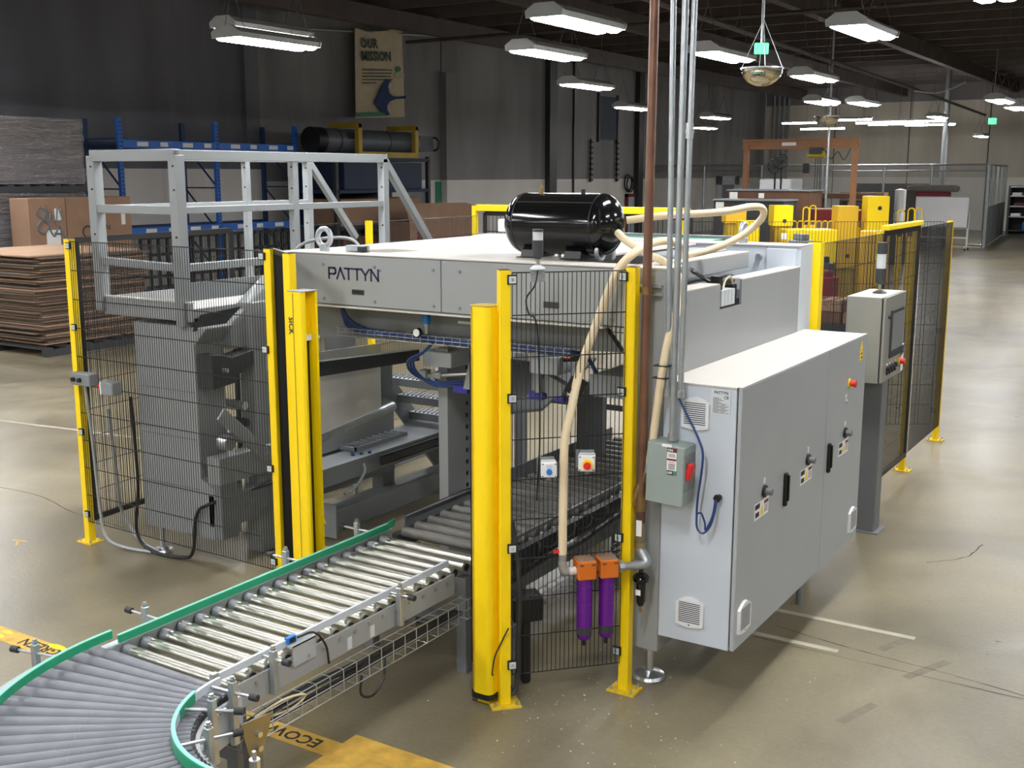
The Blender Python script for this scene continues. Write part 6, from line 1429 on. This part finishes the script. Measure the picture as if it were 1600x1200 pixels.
one('corrugated_hose', B().tube(smooth_path([(-2.86, 4.55, 0.9), (-2.80, 4.5, 0.75), (-2.765, 4.47, 0.55), (-2.77, 4.465, 0.3), (-2.775, 4.46, 0.1), (-2.79, 4.44, 0.05), (-2.81, 4.45, 0.08)], 8), 0.014, 8), 'charcoal', 'dark corrugated hose hanging behind the front left yellow post', 'hose', smooth=True)
one('loose_cable', B().tube(smooth_path([(-2.775, 4.385, 0.42), (-2.80, 4.37, 0.36), (-2.835, 4.355, 0.27), (-2.85, 4.352, 0.18), (-2.843, 4.352, 0.17)], 8), 0.004, 6), 'ink_dark', 'loose thin cable end across the front yellow post', 'cable', smooth=True)
one('black_power_unit', B().cbox((-2.86, 4.68, 0.42), (0.16, 0.14, 0.13), rz=ang).cbox((-2.86, 4.68, 0.22), (0.05, 0.05, 0.44), rz=ang), 'black', 'black power unit behind the front mesh panel', 'power unit', bevel=0.01)
# ------------------------------------------------------------------ operator panel
t = thing('operator_panel', 'operator touch panel box on a grey post beside the right fence', 'operator panel', (-2.04, 8.22, 0))
part('post', B().box(-2.11, -1.975, 8.14, 8.29, 0.01, 1.17), 'grey_dark', t, bevel=0.006)
part('base_plate', B().box(-2.13, -1.94, 8.12, 8.33, 0, 0.012), 'grey_mid', t)
part('box', B().box(-2.19, -1.95, 7.88, 8.48, 1.16, 1.76), 'hmi_steel', t, bevel=0.006)
dr = part('door', B().box(-1.944, -1.925, 7.89, 8.47, 1.165, 1.765), 'hmi_steel', t, bevel=0.005)
part('door_gap', B().box(-1.95, -1.944, 7.89, 8.47, 1.17, 1.755), 'black', t)
part('roof', B().box(-2.19, -1.95, 7.88, 8.48, 1.76, 1.764), 'cover_white', t)
part('screen_frame', B().box(-1.925, -1.915, 8.05, 8.4, 1.32, 1.66), 'charcoal', dr, bevel=0.003)
part('screen', B().box(-1.915, -1.912, 8.075, 8.375, 1.375, 1.635), 'screen', dr)
for k in range(4): part('push_button', B().cyl((-1.925, 8.02 + k * 0.075, 1.255), (-1.905, 8.02 + k * 0.075, 1.255), 0.016, 12).box(-1.925, -1.915, 8.005 + k * 0.075, 8.035 + k * 0.075, 1.21, 1.24), 'black', dr)
for k in range(4): part('button_tag', B().box(-1.925, -1.922, 8.008 + k * 0.075, 8.032 + k * 0.075, 1.275, 1.29), 'paper', dr)
part('stop_ring', B().cyl((-1.925, 8.37, 1.26), (-1.915, 8.37, 1.26), 0.028, 16), 'yellow', dr, True)
part('stop_button', B().cyl((-1.915, 8.37, 1.26), (-1.88, 8.37, 1.26), 0.02, 14), 'red', dr, True)
part('paper_note', B().box(-1.922, -1.919, 8.40, 8.47, 1.18, 1.38), 'paper', dr)
part('note_header', B().box(-1.919, -1.918, 8.405, 8.465, 1.31, 1.37), 'banner_blue', dr)
part('door_latch', B().cyl((-1.925, 7.99, 1.62), (-1.91, 7.99, 1.62), 0.012, 10).box(-1.925, -1.915, 8.405, 8.42, 1.30, 1.34), 'black', dr)
stack(-2.05, 8.2, 1.764, 'tall dark signal light on top of the operator panel', 0.06, 1.35, 'hmi')
# ------------------------------------------------------------------ floor marks, cracks, crumbs
T = 0.0015
t = thing('floor_tape', 'worn yellow floor tape with upside-down lettering passing under the conveyor', 'floor tape', (-4.5, 3.6, 0))
part('tape', B().box(-6.6, -3.22, 3.545, 3.675, 0, T), 'tape_yellow', t)
fl = lambda x, y: Matrix.Translation((x, y, T)) @ Matrix.Rotation(PI, 4, 'Z')
text('lettering', 'ECOW', 0.105, fl(-3.32, 3.645), 'crack', t, 0.0006, sx=1.0, bold=0.002)
text('lettering', 'SE', 0.105, fl(-4.95, 3.645), 'crack', t, 0.0006, sx=1.0, bold=0.002)
text('lettering', 'GREEN', 0.105, fl(-5.22, 3.645), 'crack', t, 0.0006, sx=1.0, bold=0.002)
for (x, y, r_) in ((-5.73, 3.58, 0.04), (-5.72, 3.64, 0.03), (-5.3, 3.66, 0.05), (-3.72, 3.57, 0.07)):
    part('yellow_sticker', B().prism([(x + r_ * 1.4 * math.cos(k * PI / 5) * (1 + 0.2 * (k % 2)), y + r_ * 0.5 * math.sin(k * PI / 5)) for k in range(10)], 'Z', T, T + 0.0008), 'yellow', t)
one('floor_tape', B().box(-3.24, -1.2, 3.10, 3.775, 0, T * 0.8), 'tape_yellow', 'broad worn yellow floor marking at the bottom centre', 'floor tape')
one('floor_tape', B().cbox((-1.85, 6.333, 0.0007), (1.16, 0.045, 0.0012)), 'tape_grey', 'pale strip of floor tape beside the cabinet, farther of two', 'floor tape', 'pale floor tape strips')
one('floor_tape', B().cbox((-2.0, 5.925, 0.0007), (0.82, 0.045, 0.0012)), 'tape_grey', 'pale strip of floor tape beside the cabinet, nearer of two', 'floor tape', 'pale floor tape strips')
for k, (x, y, l_, r_) in enumerate(((-1.35, 6.2, 0.26, 1.2), (-1.12, 5.95, 0.36, 1.15), (-1.3, 5.25, 0.3, 1.25), (-0.55, 6.6, 0.4, 0.9))):
    one('tape_residue', B().cbox((x, y, 0.0004), (l_, 0.05, 0.0007), rz=r_), 'dull_mark', 'dull brown tape residue mark on the right floor', 'floor mark', 'tape residue marks')
def crack(pts, label, w_=0.006):
    P_ = smooth_path([(a, c, 0) for a, c in pts], 6); b = B(); vs = []; fs = []
    for i, q in enumerate(P_):
        d = (P_[min(i + 1, len(P_) - 1)] - P_[max(0, i - 1)]).normalized(); n_ = Vector((-d.y, d.x, 0)); ww = w_ * random.uniform(0.4, 1.0); j = random.uniform(-.006, .006)
        vs += [q + n_ * (ww / 2 + j) + Vector((0, 0, 0.001)), q - n_ * (ww / 2 - j) + Vector((0, 0, 0.001)), q + Vector((0, 0, 0.0002))]
    for i in range(len(P_) - 1): fs += [(3 * i, 3 * i + 1, 3 * i + 4, 3 * i + 3), (3 * i + 1, 3 * i + 2, 3 * i + 5, 3 * i + 4), (3 * i + 2, 3 * i, 3 * i + 3, 3 * i + 5)]
    one('floor_crack', b.add(vs, fs), 'crack', label, 'crack')
crack([(-2.0, 6.1), (-1.65, 6.02), (-1.3, 5.98), (-1.0, 5.95), (-0.6, 5.88), (-0.1, 5.8), (0.5, 5.75)], 'long dark floor crack right of the cabinet')
crack([(-2.3, 5.88), (-1.5, 5.86), (-0.6, 5.85), (0.6, 5.84)], 'straight fine floor joint right of the cabinet', 0.004)
crack([(-9.5, 5.35), (-8.2, 5.5), (-7.4, 5.35), (-6.75, 5.3)], 'floor crack at the left ending at the left yellow post', 0.009)
crack([(-1.5, 7.7), (-1.3, 7.95), (-1.25, 8.3)], 'short curved scuff on the floor right of the operator panel', 0.01)
one('floor_line', B().box(-8.25, -8.19, 35.0, 52.5, 0, T), 'tape_yellow', 'faint yellow aisle line leading past the whiteboard', 'floor tape')
one('floor_line', B().cbox((-9.6, 7.25, 0.0006), (5.2, 0.04, 0.001), rz=0.12), 'tape_grey', 'faint pale line across the left floor', 'floor tape')
one('floor_mark', B().cbox((-7.15, 4.7, 0.0006), (0.12, 0.012, 0.001), rz=0.3).cbox((-7.12, 4.66, 0.0006), (0.012, 0.12, 0.001), rz=0.9), 'tape_yellow', 'small yellow corner mark on the floor left of the yellow post', 'floor mark')
b = B()
for k in range(130):
    a = random.random()
    if a < 0.55: x, y = random.gauss(-2.35, 0.32), random.gauss(4.45, 0.28)
    elif a < 0.8: x, y = random.uniform(-3.0, -1.4), random.uniform(3.4, 5.6)
    else: x, y = random.uniform(-4.4, -3.9), random.uniform(3.2, 4.4)
    s_ = random.uniform(0.0015, 0.005); b.cbox((x, y, s_ * 0.3), (s_ * random.uniform(1, 3), s_, s_ * 0.6), rz=random.uniform(0, 3))
o = one('floor_crumbs', b, 'debris', 'pale crumbs scattered on the floor around the front fence posts', 'debris'); o['kind'] = 'stuff'
one('floor_part', B().box(-4.06, -4.0, 3.28, 3.285, 0, 0.05).cbox((-4.0, 3.36, 0.01), (0.08, 0.22, 0.02), rz=0.3), 'silver_label', 'small white reflector bracket left lying beside the green guide', 'bracket')
